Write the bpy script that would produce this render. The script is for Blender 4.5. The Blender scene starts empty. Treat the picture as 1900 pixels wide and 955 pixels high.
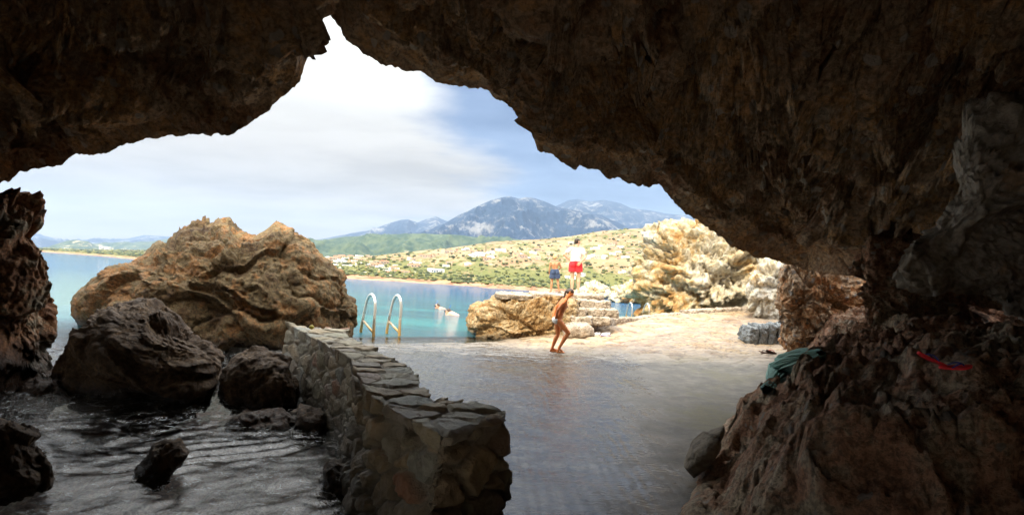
import bpy, bmesh, math, random
import numpy as np
from mathutils import Vector, Matrix

# ------------------------------------------------------------------ camera
sc = bpy.context.scene
ROLL = math.atan(0.065)
CAMH = 1.70
CR, SR = math.cos(ROLL), math.sin(ROLL)
U0, V0, F = 950.0, 519.0, 1000.0
cam_d = bpy.data.cameras.new('camera')
cam = bpy.data.objects.new('camera', cam_d)
sc.collection.objects.link(cam)
cam_d.sensor_width = 36.0
cam_d.lens = 36.0 * F / 1900.0
cam_d.shift_y = 41.5 / 1900.0
cam_d.clip_start = 0.05
cam_d.clip_end = 30000
cam.matrix_world = Matrix(((CR, -SR, 0, 0), (0, 0, -1, 0), (SR, CR, 0, CAMH), (0, 0, 0, 1)))
sc.camera = cam

# ------------------------------------------------------------------ sun, sky, exposure
SUN_EL = math.radians(40)
TOSUN_H = Vector((-0.42, -0.9075)).normalized()
TOSUN = Vector((TOSUN_H.x * math.cos(SUN_EL), TOSUN_H.y * math.cos(SUN_EL), math.sin(SUN_EL)))
sd = bpy.data.lights.new('sun', 'SUN')
sd.energy = 2.1
sd.angle = math.radians(0.5)
sd.color = (1.0, 0.86, 0.62)
so = bpy.data.objects.new('sun', sd)
so.rotation_euler = TOSUN.to_track_quat('Z', 'Y').to_euler()
so.location = (0, 0, 60)
sc.collection.objects.link(so)

world = bpy.data.worlds.new("World")
sc.world = world
world.use_nodes = True
wt = world.node_tree
wt.nodes.clear()


def N(t, kind, **kw):
    n = t.nodes.new(kind)
    for k, v in kw.items():
        if k == 'inp':
            for kk, vv in v.items():
                n.inputs[kk].default_value = vv
        else:
            setattr(n, k, v)
    return n


def math_n(t, op, a, b=None, c=None, clamp=False):
    n = t.nodes.new('ShaderNodeMath')
    n.operation = op
    n.use_clamp = clamp
    for i, x in enumerate((a, b, c)):
        if x is None:
            continue
        if isinstance(x, (int, float)):
            n.inputs[i].default_value = x
        else:
            t.links.new(x, n.inputs[i])
    return n.outputs[0]


def mixc(t, fac, a, b, mode='MIX'):
    n = t.nodes.new('ShaderNodeMix')
    n.data_type = 'RGBA'
    n.blend_type = mode
    n.clamp_factor = True
    for s, x in ((n.inputs['Factor'], fac), (n.inputs['A'], a), (n.inputs['B'], b)):
        s = s if x is not fac or s.type != 'VECTOR' else s
    ins = [i for i in n.inputs if i.enabled]
    for s, x in zip((n.inputs[0], n.inputs[6], n.inputs[7]), (fac, a, b)):
        if isinstance(x, (int, float)):
            s.default_value = x
        elif isinstance(x, (tuple, list)):
            s.default_value = (*x[:3], 1)
        else:
            t.links.new(x, s)
    return n.outputs[2]


def smooth(t, x, lo, hi):
    n = t.nodes.new('ShaderNodeMapRange')
    n.interpolation_type = 'SMOOTHSTEP'
    n.inputs['From Min'].default_value = lo
    n.inputs['From Max'].default_value = hi
    t.links.new(x, n.inputs['Value'])
    return n.outputs['Result']


def noise_n(t, vec, scale, detail=6, rough=0.55, dist=0.0):
    n = N(t, 'ShaderNodeTexNoise')
    n.inputs['Scale'].default_value = scale
    n.inputs['Detail'].default_value = detail
    n.inputs['Roughness'].default_value = rough
    n.inputs['Distortion'].default_value = dist
    t.links.new(vec, n.inputs['Vector'])
    return n.outputs['Fac']


def vmap(t, vec, scale=(1, 1, 1), rot=(0, 0, 0), loc=(0, 0, 0)):
    n = t.nodes.new('ShaderNodeMapping')
    n.inputs['Scale'].default_value = scale
    n.inputs['Rotation'].default_value = rot
    n.inputs['Location'].default_value = loc
    t.links.new(vec, n.inputs['Vector'])
    return n.outputs[0]


sky = N(wt, 'ShaderNodeTexSky', sky_type='NISHITA')
sky.sun_disc = False
sky.sun_elevation = SUN_EL
sky.sun_rotation = math.atan2(TOSUN_H.x, TOSUN_H.y)
sky.air_density = 1.0
sky.dust_density = 1.0
sky.ozone_density = 1.5
tc = N(wt, 'ShaderNodeTexCoord')
sep = N(wt, 'ShaderNodeSeparateXYZ')
wt.links.new(tc.outputs['Generated'], sep.inputs[0])
zz = math_n(wt, 'MAXIMUM', math_n(wt, 'ADD', sep.outputs['Z'], 0.16), 0.05)
px = math_n(wt, 'DIVIDE', sep.outputs['X'], zz)
py = math_n(wt, 'DIVIDE', sep.outputs['Y'], zz)
comb = N(wt, 'ShaderNodeCombineXYZ')
wt.links.new(px, comb.inputs[0])
wt.links.new(py, comb.inputs[1])
cvec = vmap(wt, comb.outputs[0], scale=(0.55, 0.9, 1), rot=(0, 0, 0.35), loc=(3.1, 1.7, 0))
c1 = noise_n(wt, cvec, 0.75, 7, 0.5, 0.3)
c2 = noise_n(wt, cvec, 2.1, 6, 0.55, 0.2)
# the cloud bank stands on the left (negative X), breaking up to the right
bias = math_n(wt, 'MULTIPLY', sep.outputs['X'], -1.0)
m = math_n(wt, 'ADD', c1, math_n(wt, 'MULTIPLY', math_n(wt, 'SUBTRACT', bias, 0.15), 1.5))
m = math_n(wt, 'ADD', m, math_n(wt, 'MULTIPLY', math_n(wt, 'SUBTRACT', c2, 0.5), 0.35))
mask = smooth(wt, m, 0.40, 0.60)
lob = smooth(wt, c2, 0.30, 0.68)
cl_col = mixc(wt, lob, (1.95, 1.78, 1.52), (2.8, 2.6, 2.3))
high = smooth(wt, sep.outputs['Z'], 0.16, 0.44)
highm = math_n(wt, 'MULTIPLY', high, smooth(wt, bias, -0.25, 0.25))
cl_col = mixc(wt, highm, cl_col, (5.4, 5.4, 5.2))
hz = math_n(wt, 'SUBTRACT', 1.0, smooth(wt, sep.outputs['Z'], 0.0, 0.16))
bluec = mixc(wt, 0.85, sky.outputs[0], mixc(wt, lob, (0.28, 0.48, 0.98), (0.95, 1.3, 2.0)))
skyc = mixc(wt, mask, bluec, cl_col)
skyc = mixc(wt, math_n(wt, 'MULTIPLY', hz, 0.25), skyc, (2.5, 2.25, 1.95))
# sky above the view: extra brightness added to light the cave interior
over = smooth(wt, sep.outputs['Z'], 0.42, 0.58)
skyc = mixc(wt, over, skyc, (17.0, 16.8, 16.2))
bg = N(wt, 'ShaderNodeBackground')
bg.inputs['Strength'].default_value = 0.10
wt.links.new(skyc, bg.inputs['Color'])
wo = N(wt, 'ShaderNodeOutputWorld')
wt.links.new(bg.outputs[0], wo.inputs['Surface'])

sc.view_settings.view_transform = 'Standard'
sc.view_settings.look = 'None'
sc.view_settings.exposure = 1.6
sc.view_settings.gamma = 1.0
sc.cycles.max_bounces = 8
sc.cycles.diffuse_bounces = 5
sc.cycles.glossy_bounces = 4
sc.cycles.transparent_max_bounces = 12
sc.cycles.volume_bounces = 0
sc.cycles.use_denoising = True
sc.cycles.sample_clamp_indirect = 6.0


# ------------------------------------------------------------------ geometry helpers
def hor(u):
    return V0 + 0.065 * (u - U0)


def P(u, v, d):
    """world point seen at photo pixel (u, v) when it stands d metres in front of the camera"""
    a = (u - U0) / F
    b = (V0 - v) / F
    return Vector(((a * CR - b * SR) * d, d, CAMH + (a * SR + b * CR) * d))


def G(u, v, z=0.0):
    a = (u - U0) / F
    b = (V0 - v) / F
    d = (z - CAMH) / (a * SR + b * CR)
    return P(u, v, d)


def sstep(x, lo, hi):
    t = np.clip((x - lo) / (hi - lo), 0, 1)
    return t * t * (3 - 2 * t)


_rng = np.random.RandomState(11)
_perm = _rng.permutation(256)
_perm = np.concatenate([_perm, _perm, _perm])
_grad = _rng.normal(size=(256, 3))
_grad /= np.linalg.norm(_grad, axis=1)[:, None]
_rv = _rng.rand(256, 4)


def perlin(p):
    pi = np.floor(p).astype(np.int64)
    pf = p - pi
    pi &= 255
    w = pf * pf * pf * (pf * (pf * 6 - 15) + 10)
    out = 0
    for dx in (0, 1):
        wx = w[:, 0] if dx else 1 - w[:, 0]
        ax = _perm[pi[:, 0] + dx]
        for dy in (0, 1):
            wy = w[:, 1] if dy else 1 - w[:, 1]
            ay = _perm[(ax + pi[:, 1] + dy) & 255]
            for dz in (0, 1):
                wz = w[:, 2] if dz else 1 - w[:, 2]
                g = _grad[_perm[(ay + pi[:, 2] + dz) & 255]]
                dd = (g[:, 0] * (pf[:, 0] - dx) + g[:, 1] * (pf[:, 1] - dy) + g[:, 2] * (pf[:, 2] - dz))
                out = out + wx * wy * wz * dd
    return out * 1.5


def fbm(p, octv=5, gain=0.5, lac=2.03, ridge=False):
    a, s, out = 1.0, 1.0, np.zeros(len(p))
    for i in range(octv):
        n = perlin(p * s + 17.3 * i)
        if ridge:
            n = 0.5 - np.abs(n) * 2
        out += a * n
        a *= gain
        s *= lac
    return out


def worley(p):
    """F1, F2 and a random id per cell"""
    pi = np.floor(p).astype(np.int64)
    f1 = np.full(len(p), 9.0)
    f2 = np.full(len(p), 9.0)
    cid = np.zeros(len(p), dtype=np.int64)
    vec = np.zeros((len(p), 3))
    for dx in (-1, 0, 1):
        for dy in (-1, 0, 1):
            for dz in (-1, 0, 1):
                c = pi + np.array((dx, dy, dz))
                h = _perm[(_perm[(_perm[c[:, 0] & 255] + c[:, 1]) & 255] + c[:, 2]) & 255]
                q = c + _rv[h, :3]
                d = np.sqrt(((q - p) ** 2).sum(1))
                near = d < f1
                f2 = np.where(near, f1, np.minimum(f2, d))
                f1 = np.where(near, d, f1)
                cid = np.where(near, h, cid)
                vec = np.where(near[:, None], p - q, vec)
    worley.facet = (vec * (_rv[cid, :3] - 0.5)).sum(1) * 2
    return f1, f2, cid


def V(*a):
    return np.array(a, dtype=float)


def rock_disp(p, amps, seed=0.0):
    """metres of displacement at points p; amps = (big, facet, medium pits, small)"""
    q = p + seed
    warp = np.stack([perlin(q * 0.9 + 5), perlin(q * 0.9 + 31), perlin(q * 0.9 + 57)], 1) * 0.45
    d = amps[0] * fbm(q * 0.45, 3)
    f1, f2, cid = worley((q + warp) * V(0.85, 0.85, 1.15))
    d += amps[1] * ((_rv[cid, 3] - 0.5) * sstep(f2 - f1, 0.0, 0.12) * 1.1 + 0.5 * (0.6 - f1) + 0.75 * worley.facet)
    d += amps[2] * 0.55 * fbm(q * 1.9 + warp * 2, 4, 0.6, ridge=True)
    f1, f2, cid = worley((q + warp * .7) * 2.3 + 7)
    d += amps[2] * (0.7 * (0.55 - f1) + 0.7 * (_rv[cid, 3] - 0.5) * sstep(f2 - f1, 0, 0.12) + 0.95 * worley.facet)
    f1, f2, cid = worley((q + warp * .5) * 4.2)
    d += amps[3] * ((0.55 - f1) * 0.9 + (_rv[cid, 3] - 0.5) + 1.1 * worley.facet)
    d += amps[3] * 0.9 * fbm(q * 9.0, 3, 0.6, ridge=True)
    return d


def link(o, parent=None):
    sc.collection.objects.link(o)
    if parent is not None:
        o.parent = parent
    return o


def mesh_np(name, verts, faces, mat=None, parent=None, smoothf=True, loc=None, sharp=None):
    """verts (n,3) array in world space, faces (m,k) array"""
    me = bpy.data.meshes.new(name)
    verts = np.asarray(verts, dtype=np.float32)
    if loc is not None:
        verts = verts - np.array(loc, dtype=np.float32)
    faces = np.asarray(faces, dtype=np.int32)
    k = faces.shape[1]
    me.vertices.add(len(verts))
    me.vertices.foreach_set('co', verts.ravel())
    me.loops.add(faces.size)
    me.loops.foreach_set('vertex_index', faces.ravel())
    me.polygons.add(len(faces))
    me.polygons.foreach_set('loop_start', np.arange(0, faces.size, k, dtype=np.int32))
    me.update(calc_edges=True)
    me.validate()
    if smoothf:
        me.polygons.foreach_set('use_smooth', np.ones(len(me.polygons), dtype=bool))
    o = bpy.data.objects.new(name, me)
    if loc is not None:
        o.location = loc
    if mat:
        me.materials.append(mat)
    link(o, parent)
    return o


def attr(o, name, vals):
    a = o.data.attributes.new(name, 'FLOAT', 'POINT')
    a.data.foreach_set('value', np.asarray(vals, dtype=np.float32))


def grid_faces(nu, nv, wrap=False):
    i = np.arange(nu if wrap else nu - 1)
    j = np.arange(nv - 1)
    I, J = np.meshgrid(i, j, indexing='ij')
    a = I * nv + J
    b = ((I + 1) % nu) * nv + J
    return np.stack([a, b, b + 1, a + 1], -1).reshape(-1, 4)


def tag(o, label=None, cat=None, group=None, kind=None):
    if label:
        o['label'] = label
    if cat:
        o['category'] = cat
    if group:
        o['group'] = group
    if kind:
        o['kind'] = kind
    return o


def bm_obj(name, bm, mat, parent=None, smoothf=True, loc=None):
    me = bpy.data.meshes.new(name)
    bmesh.ops.recalc_face_normals(bm, faces=bm.faces)
    bm.to_mesh(me)
    bm.free()
    for p in me.polygons:
        p.use_smooth = smoothf
    if mat:
        me.materials.append(mat)
    o = bpy.data.objects.new(name, me)
    if loc is not None:
        o.location = loc
    return link(o, parent)


def empty(name, loc, rz=0.0):
    o = bpy.data.objects.new(name, None)
    o.location = loc
    o.rotation_euler = (0, 0, rz)
    o.empty_display_size = 0.2
    return link(o)


# ------------------------------------------------------------------ materials
def new_mat(name):
    m = bpy.data.materials.new(name)
    m.use_nodes = True
    t = m.node_tree
    t.nodes.clear()
    out = t.nodes.new('ShaderNodeOutputMaterial')
    b = t.nodes.new('ShaderNodeBsdfPrincipled')
    t.links.new(b.outputs[0], out.inputs['Surface'])
    return m, t, b, out


def geo_pos(t):
    return N(t, 'ShaderNodeNewGeometry').outputs['Position']


def ramp(t, fac, stops):
    n = t.nodes.new('ShaderNodeValToRGB')
    cr = n.color_ramp
    while len(cr.elements) < len(stops):
        cr.elements.new(0.5)
    for e, (p, c) in zip(cr.elements, stops):
        e.position = p
        e.color = (*c, 1)
    t.links.new(fac, n.inputs[0])
    return n.outputs[0]


def bump(t, h, strength, dist, normal=None):
    n = t.nodes.new('ShaderNodeBump')
    n.inputs['Strength'].default_value = strength
    n.inputs['Distance'].default_value = dist
    t.links.new(h, n.inputs['Height'])
    if normal is not None:
        t.links.new(normal, n.inputs['Normal'])
    return n.outputs[0]


def rock_mat(name, cols, s=1.0, wet_z=None, bumpd=0.05, pebbles=0.0, pebble_col=(0.34, 0.31, 0.27), rough=0.85, lichen=None, dk=1.0):
    m, t, b, out = new_mat(name)
    p = geo_pos(t)
    n1 = noise_n(t, p, 0.55 * s, 5, 0.6, 0.6)
    n2 = noise_n(t, p, 3.2 * s, 8, 0.68, 0.4)
    n3 = noise_n(t, p, 17.0 * s, 6, 0.7)
    f = math_n(t, 'ADD', math_n(t, 'MULTIPLY', n1, 0.5), math_n(t, 'MULTIPLY', n2, 0.5))
    k = len(cols)
    col = ramp(t, f, [(0.36 + 0.28 * i / (k - 1), c) for i, c in enumerate(cols)])
    sp = smooth(t, n3, 0.38, 0.60)
    col = mixc(t, sp, mixc(t, 0.6 * dk, col, (0.03, 0.022, 0.017)), col)
    n4 = noise_n(t, p, 6.5 * s, 8, 0.72, 0.8)
    col = mixc(t, smooth(t, n4, 0.44, 0.30), col, mixc(t, 0.7 * dk, col, (0.025, 0.018, 0.014)))
    col = mixc(t, smooth(t, n4, 0.56, 0.70), col, mixc(t, 0.5, col, cols[-1]))
    vo = N(t, 'ShaderNodeTexVoronoi')
    vo.inputs['Scale'].default_value = 5.5 * s
    wv = N(t, 'ShaderNodeVectorMath', operation='ADD')
    t.links.new(p, wv.inputs[0])
    nn = N(t, 'ShaderNodeTexNoise')
    nn.inputs['Scale'].default_value = 2.5 * s
    t.links.new(p, nn.inputs['Vector'])
    sc_ = N(t, 'ShaderNodeVectorMath', operation='SCALE')
    sc_.inputs['Scale'].default_value = 0.35 / s
    t.links.new(nn.outputs['Color'], sc_.inputs[0])
    t.links.new(sc_.outputs[0], wv.inputs[1])
    t.links.new(wv.outputs[0], vo.inputs['Vector'])
    sepc = N(t, 'ShaderNodeSeparateColor')
    t.links.new(vo.outputs['Color'], sepc.inputs[0])
    if pebbles:
        pick = smooth(t, sepc.outputs[0], 1.0 - pebbles, 1.02 - pebbles)
        inside = math_n(t, 'SUBTRACT', 1.0, smooth(t, vo.outputs['Distance'], 0.32, 0.42))
        pk = math_n(t, 'MULTIPLY', pick, inside)
        pc = mixc(t, sepc.outputs[1], pebble_col, tuple(c * 0.5 for c in pebble_col))
        col = mixc(t, math_n(t, 'MULTIPLY', pk, 0.8), col, pc)
    if lichen:
        ln = smooth(t, noise_n(t, p, 1.1 * s, 8, 0.72), 0.55, 0.66)
        col = mixc(t, math_n(t, 'MULTIPLY', ln, 0.7), col, lichen)
    r = math_n(t, 'ADD', math_n(t, 'MULTIPLY', n2, -0.25), rough + 0.1)
    if wet_z is not None:
        sz = N(t, 'ShaderNodeSeparateXYZ')
        t.links.new(p, sz.inputs[0])
        zz_ = math_n(t, 'ADD', sz.outputs[2], math_n(t, 'MULTIPLY', math_n(t, 'SUBTRACT', n1, 0.5), -0.8))
        w = math_n(t, 'SUBTRACT', 1.0, smooth(t, zz_, wet_z - 0.12, wet_z + 0.15))
        col = mixc(t, w, col, mixc(t, 0.72, col, (0.012, 0.010, 0.009)))
        r = math_n(t, 'SUBTRACT', r, math_n(t, 'MULTIPLY', w, 0.5))
    t.links.new(col, b.inputs['Base Color'])
    t.links.new(r, b.inputs['Roughness'])
    b.inputs['Specular IOR Level'].default_value = 0.35
    h = math_n(t, 'ADD', math_n(t, 'ADD', math_n(t, 'MULTIPLY', n2, 0.9), math_n(t, 'MULTIPLY', n4, 1.1)), math_n(t, 'MULTIPLY', n3, 0.6))
    h = math_n(t, 'SUBTRACT', h, math_n(t, 'MULTIPLY', smooth(t, vo.outputs['Distance'], 0.0, 0.7), 0.45))
    t.links.new(bump(t, h, 1.0, bumpd), b.inputs['Normal'])
    return m


def plain(name, col, rough=0.6, metal=0.0, var=0.15, scale=20, bumpd=0.0, spec=0.5, sss=0):
    m, t, b, out = new_mat(name)
    p = N(t, 'ShaderNodeTexCoord').outputs['Object']
    n = noise_n(t, p, scale, 5, 0.6)
    c = mixc(t, n, tuple(x * (1 - var) for x in col), tuple(min(1, x * (1 + var)) for x in col))
    t.links.new(c, b.inputs['Base Color'])
    b.inputs['Roughness'].default_value = rough
    b.inputs['Metallic'].default_value = metal
    b.inputs['Specular IOR Level'].default_value = spec
    if bumpd:
        t.links.new(bump(t, n, 1.0, bumpd), b.inputs['Normal'])
    return m


M = {}
M['roof'] = rock_mat('cave_rock_brown', [(0.16, 0.085, 0.045), (0.38, 0.21, 0.11), (0.46, 0.34, 0.23), (0.58, 0.33, 0.14), (0.54, 0.45, 0.34)],
                     1.0, bumpd=0.07, dk=0.9, pebbles=0.28, pebble_col=(0.5, 0.46, 0.40))
M['boulder'] = rock_mat('boulder_ochre', [(0.08, 0.045, 0.022), (0.18, 0.11, 0.05), (0.24, 0.18, 0.09), (0.36, 0.17, 0.055), (0.28, 0.225, 0.14)],
                        1.2, wet_z=0.15, bumpd=0.05)
M['darkrock'] = rock_mat('dark_wet_boulder', [(0.04, 0.024, 0.014), (0.10, 0.06, 0.032), (0.16, 0.10, 0.052), (0.30, 0.17, 0.075)],
                         1.3, wet_z=0.02, bumpd=0.035, rough=0.75)
M['pillar'] = rock_mat('pillar_rust_rock', [(0.08, 0.045, 0.028), (0.26, 0.12, 0.06), (0.36, 0.17, 0.075), (0.32, 0.26, 0.17), (0.16, 0.12, 0.085)],
                       1.5, wet_z=0.5, bumpd=0.05)
M['pile'] = rock_mat('red_earth_rock', [(0.12, 0.065, 0.04), (0.34, 0.17, 0.10), (0.46, 0.26, 0.16), (0.42, 0.33, 0.23), (0.54, 0.44, 0.30)],
                     1.6, bumpd=0.045, pebbles=0.22)
M['buttress'] = rock_mat('orange_conglomerate', [(0.36, 0.13, 0.055), (0.56, 0.25, 0.11), (0.62, 0.36, 0.18), (0.58, 0.46, 0.34), (0.64, 0.34, 0.14)],
                         1.3, bumpd=0.05, pebbles=0.3, pebble_col=(0.36, 0.36, 0.36))
M['cliff'] = rock_mat('pale_sunlit_limestone', [(0.40, 0.18, 0.06), (0.58, 0.36, 0.14), (0.66, 0.54, 0.34), (0.74, 0.68, 0.54), (0.78, 0.74, 0.64), (0.62, 0.42, 0.18)],
                      0.45, bumpd=0.10, dk=0.7)
M['greyslab'] = rock_mat('grey_smooth_rock', [(0.13, 0.11, 0.085), (0.20, 0.17, 0.13), (0.26, 0.22, 0.16), (0.33, 0.28, 0.20)], 0.8, bumpd=0.015)
M['platform'] = rock_mat('golden_platform_rock', [(0.14, 0.075, 0.03), (0.36, 0.20, 0.07), (0.46, 0.31, 0.15), (0.55, 0.44, 0.28), (0.52, 0.29, 0.08)],
                         1.3, wet_z=0.05, bumpd=0.04)
M['step'] = rock_mat('pale_step_stone', [(0.28, 0.22, 0.17), (0.40, 0.33, 0.26), (0.52, 0.45, 0.37), (0.58, 0.46, 0.35)], 1.6, bumpd=0.015)
M['kerb'] = rock_mat('blue_grey_kerb_stone', [(0.16, 0.18, 0.19), (0.24, 0.27, 0.28), (0.32, 0.34, 0.34)], 1.6, bumpd=0.012)
M['bed'] = rock_mat('submerged_bed', [(0.12, 0.08, 0.065), (0.28, 0.16, 0.12), (0.42, 0.36, 0.28), (0.44, 0.26, 0.20)], 1.4, wet_z=None, bumpd=0.03, rough=0.55)
M['metal'] = None
M['hangrock'] = rock_mat('grey_tan_cave_rock', [(0.16, 0.12, 0.09), (0.28, 0.23, 0.17), (0.36, 0.33, 0.29), (0.46, 0.30, 0.18), (0.44, 0.40, 0.34)], 0.7, bumpd=0.04, dk=0.6)

# ------------------------------------------------------------------ terrain of the far shore
def ridge(name, crest, base_d, crest_d, back_d, mat, amp, seed, base_z=-0.4, nu=420, nr=90, shape=1.2, freq=3.0):
    """polar sheet: from base_d up to the crest line (photo pixels) at crest_d, then down behind"""
    cu = np.array([c[0] for c in crest], float)
    cv = np.array([c[1] for c in crest], float)
    us = np.linspace(cu[0], cu[-1], nu)
    vs = np.interp(us, cu, cv)
    bd = np.interp(us, *base_d) if isinstance(base_d, tuple) else np.full(nu, base_d)
    cd = np.interp(us, *crest_d) if isinstance(crest_d, tuple) else np.full(nu, crest_d)
    ts = np.concatenate([np.linspace(0, 1, int(nr * .75)), np.linspace(1, 2, nr - int(nr * .75) + 1)[1:]])
    verts = np.zeros((nu, len(ts), 3))
    for i, u in enumerate(us):
        a = (u - U0) / F
        b = (V0 - vs[i]) / F
        cz = CAMH + (a * SR + b * CR) * cd[i]
        ax = (a * CR - b * SR)
        for_t = np.where(ts <= 1, bd[i] + (cd[i] - bd[i]) * ts, cd[i] + (back_d - cd[i]) * (ts - 1))
        z = np.where(ts <= 1, base_z + (cz - base_z) * np.clip(ts, 0, 1) ** shape, cz + (base_z - cz) * np.clip(ts - 1, 0, 1) ** 1.1)
        verts[i, :, 0] = ax * for_t
        verts[i, :, 1] = for_t
        verts[i, :, 2] = z
    vv = verts.reshape(-1, 3)
    S = float(np.mean(cd))
    q = vv / S * freq * V(1, 1, 0) + seed
    n = fbm(q, 7, 0.52, ridge=True)
    T = np.tile(ts, nu)
    w = sstep(T, 0, 0.25) * (1 - 0.93 * np.exp(-((T - 1) / 0.14) ** 2)) * sstep(2 - T, 0, .3)
    vv[:, 2] += n * amp * w
    o = mesh_np(name, vv, grid_faces(nu, len(ts)), mat, loc=(0, float(S), 0))
    return o, vv, us, ts, len(ts)


def land_mat(name, kind):
    m, t, b, out = new_mat(name)
    p = geo_pos(t)
    if kind == 'coast':
        n1 = noise_n(t, p, 0.018, 9, 0.66, 0.5)
        n2 = noise_n(t, vmap(t, p, (1, 0.35, 1)), 0.11, 8, 0.7)
        n3 = noise_n(t, vmap(t, p, (1, 0.4, 1)), 0.35, 6, 0.7)
        soil = mixc(t, smooth(t, n1, 0.4, 0.6), (0.26, 0.165, 0.095), (0.33, 0.24, 0.14))
        soil = mixc(t, smooth(t, n3, 0.58, 0.68), soil, (0.42, 0.35, 0.27))
        veg = mixc(t, n3, (0.075, 0.095, 0.035), (0.17, 0.17, 0.06))
        sz = N(t, 'ShaderNodeSeparateXYZ')
        t.links.new(p, sz.inputs[0])
        low = math_n(t, 'SUBTRACT', 1.0, smooth(t, sz.outputs[2], 2.0, 9.0))
        vf = math_n(t, 'ADD', n2, math_n(t, 'MULTIPLY', low, 0.14))
        vf = math_n(t, 'ADD', vf, math_n(t, 'MULTIPLY', n1, 0.15))
        c = mixc(t, smooth(t, vf, 0.57, 0.66), soil, veg)
        grass = mixc(t, n2, (0.12, 0.135, 0.04), (0.24, 0.20, 0.085))
        c = mixc(t, math_n(t, 'MULTIPLY', math_n(t, 'MULTIPLY', low, smooth(t, n1, 0.42, 0.55)), 0.5), c, grass)
        shore = math_n(t, 'SUBTRACT', 1.0, smooth(t, math_n(t, 'ADD', sz.outputs[2], math_n(t, 'MULTIPLY', n3, 1.2)), 0.9, 1.7))
        c = mixc(t, shore, c, mixc(t, smooth(t, n3, .4, .6), (0.20, 0.10, 0.055), (0.44, 0.27, 0.17)))
        h, bd = n3, 1.0
    elif kind == 'mount':
        n1 = noise_n(t, p, 0.008, 10, 0.7, 0.6)
        n2 = noise_n(t, p, 0.035, 8, 0.75)
        sz = N(t, 'ShaderNodeSeparateXYZ')
        t.links.new(p, sz.inputs[0])
        hi = smooth(t, sz.outputs[2], 50.0, 200.0)
        f = math_n(t, 'ADD', math_n(t, 'ADD', math_n(t, 'MULTIPLY', n1, 0.45), math_n(t, 'MULTIPLY', n2, 0.55)), math_n(t, 'MULTIPLY', hi, 0.0))
        c = mixc(t, math_n(t, 'MULTIPLY', smooth(t, f, 0.50, 0.60), 0.8), mixc(t, n2, (0.008, 0.028, 0.075), (0.022, 0.05, 0.09)), (0.26, 0.26, 0.26))  # blue of the distance haze painted into the ground colour, with grey rock
        h, bd = n2, 14.0
    else:
        n1 = noise_n(t, p, 0.006, 9, 0.65)
        n2 = noise_n(t, p, 0.05, 7, 0.7)
        c = mixc(t, smooth(t, n2, 0.35, 0.65), (0.03, 0.06, 0.045), (0.09, 0.12, 0.07))
        c = mixc(t, smooth(t, math_n(t, 'ADD', math_n(t, 'MULTIPLY', n1, 0.5), math_n(t, 'MULTIPLY', n2, 0.5)), 0.56, 0.62), c, (0.42, 0.33, 0.22))
        h, bd = n2, 6.0
    t.links.new(c, b.inputs['Base Color'])
    b.inputs['Roughness'].default_value = 0.95
    b.inputs['Specular IOR Level'].default_value = 0.1
    t.links.new(bump(t, h, 0.8, bd), b.inputs['Normal'])
    return m


coast_m = land_mat('coast_ground', 'coast')
mount_m = land_mat('mountain_ground', 'mount')
hills_m = land_mat('hill_scrub', 'hills')

SEA = -0.06
def sea_d(u, v):
    return G(u, v, SEA).y

shore_pts = [(-300, 462), (90, 469.2), (160, 474.0), (235, 480.5), (330, 489.5), (450, 501), (650, 521), (760, 529), (900, 539), (1000, 543), (1120, 548), (1250, 558), (1420, 570), (1900, 600)]
su = [p[0] for p in shore_pts]
sdist = [min(1100, sea_d(*p)) for p in shore_pts]
coast_crest = [(-300, 461), (90, 462), (150, 463.5), (235, 464.5), (330, 466), (480, 478), (590, 481), (650, 477), (700, 474), (760, 467), (830, 461), (920, 448), (1000, 444),
               (1060, 438), (1120, 428), (1180, 424), (1250, 422), (1400, 430), (1900, 500)]
coast, cvv, cus, cts, cnt = ridge('coast_hill', coast_crest, (su, sdist),
      ([-300, 90, 235, 480, 590, 830, 1000, 1180, 1400, 1900], [1400, 1250, 800, 500, 430, 420, 420, 400, 380, 360]), 1500, coast_m, 3.2, 3.0,
      base_z=-0.5, nu=700, nr=200, shape=1.35, freq=9)
tag(coast, kind='structure')
# roughen the shoreline rocks a little
mid, *_ = ridge('green_hills', [(300, 470), (520, 455), (580, 448), (640, 440), (700, 436), (780, 434), (840, 436), (900, 441), (980, 446), (1080, 450), (1300, 455)],
      520, 850, 1000, hills_m, 17, 7.0, nu=420, nr=90, shape=1.0, freq=9)
tag(mid, kind='structure')
far_r, *_ = ridge('blue_far_range', [(480, 460), (540, 452), (580, 447), (630, 438), (690, 426), (725, 413), (745, 408), (757, 407), (775, 413), (790, 408), (808, 401), (826, 409), (850, 414), (900, 412), (980, 400),
      (1035, 381), (1055, 372), (1070, 369), (1095, 374), (1120, 372), (1150, 377), (1172, 386), (1205, 391), (1235, 397), (1270, 400), (1300, 405), (1420, 420), (1700, 470)],
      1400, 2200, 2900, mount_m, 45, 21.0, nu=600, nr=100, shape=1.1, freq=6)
tag(far_r, kind='structure')
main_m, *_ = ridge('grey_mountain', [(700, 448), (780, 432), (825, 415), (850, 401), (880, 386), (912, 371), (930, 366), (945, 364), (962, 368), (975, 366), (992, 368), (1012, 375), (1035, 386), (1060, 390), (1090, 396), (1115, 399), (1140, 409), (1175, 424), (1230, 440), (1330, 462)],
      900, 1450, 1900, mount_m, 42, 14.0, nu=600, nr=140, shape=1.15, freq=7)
tag(main_m, kind='structure')
knoll, *_ = ridge('round_knoll', [(40, 462), (88, 458), (110, 451), (124, 446.5), (140, 444.5), (152, 446), (164, 447.5), (178, 456), (195, 462), (240, 466)],
      1250, 1350, 1500, hills_m, 2.6, 33.0, nu=220, nr=50, shape=0.9, freq=26)
tag(knoll, kind='structure')
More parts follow.
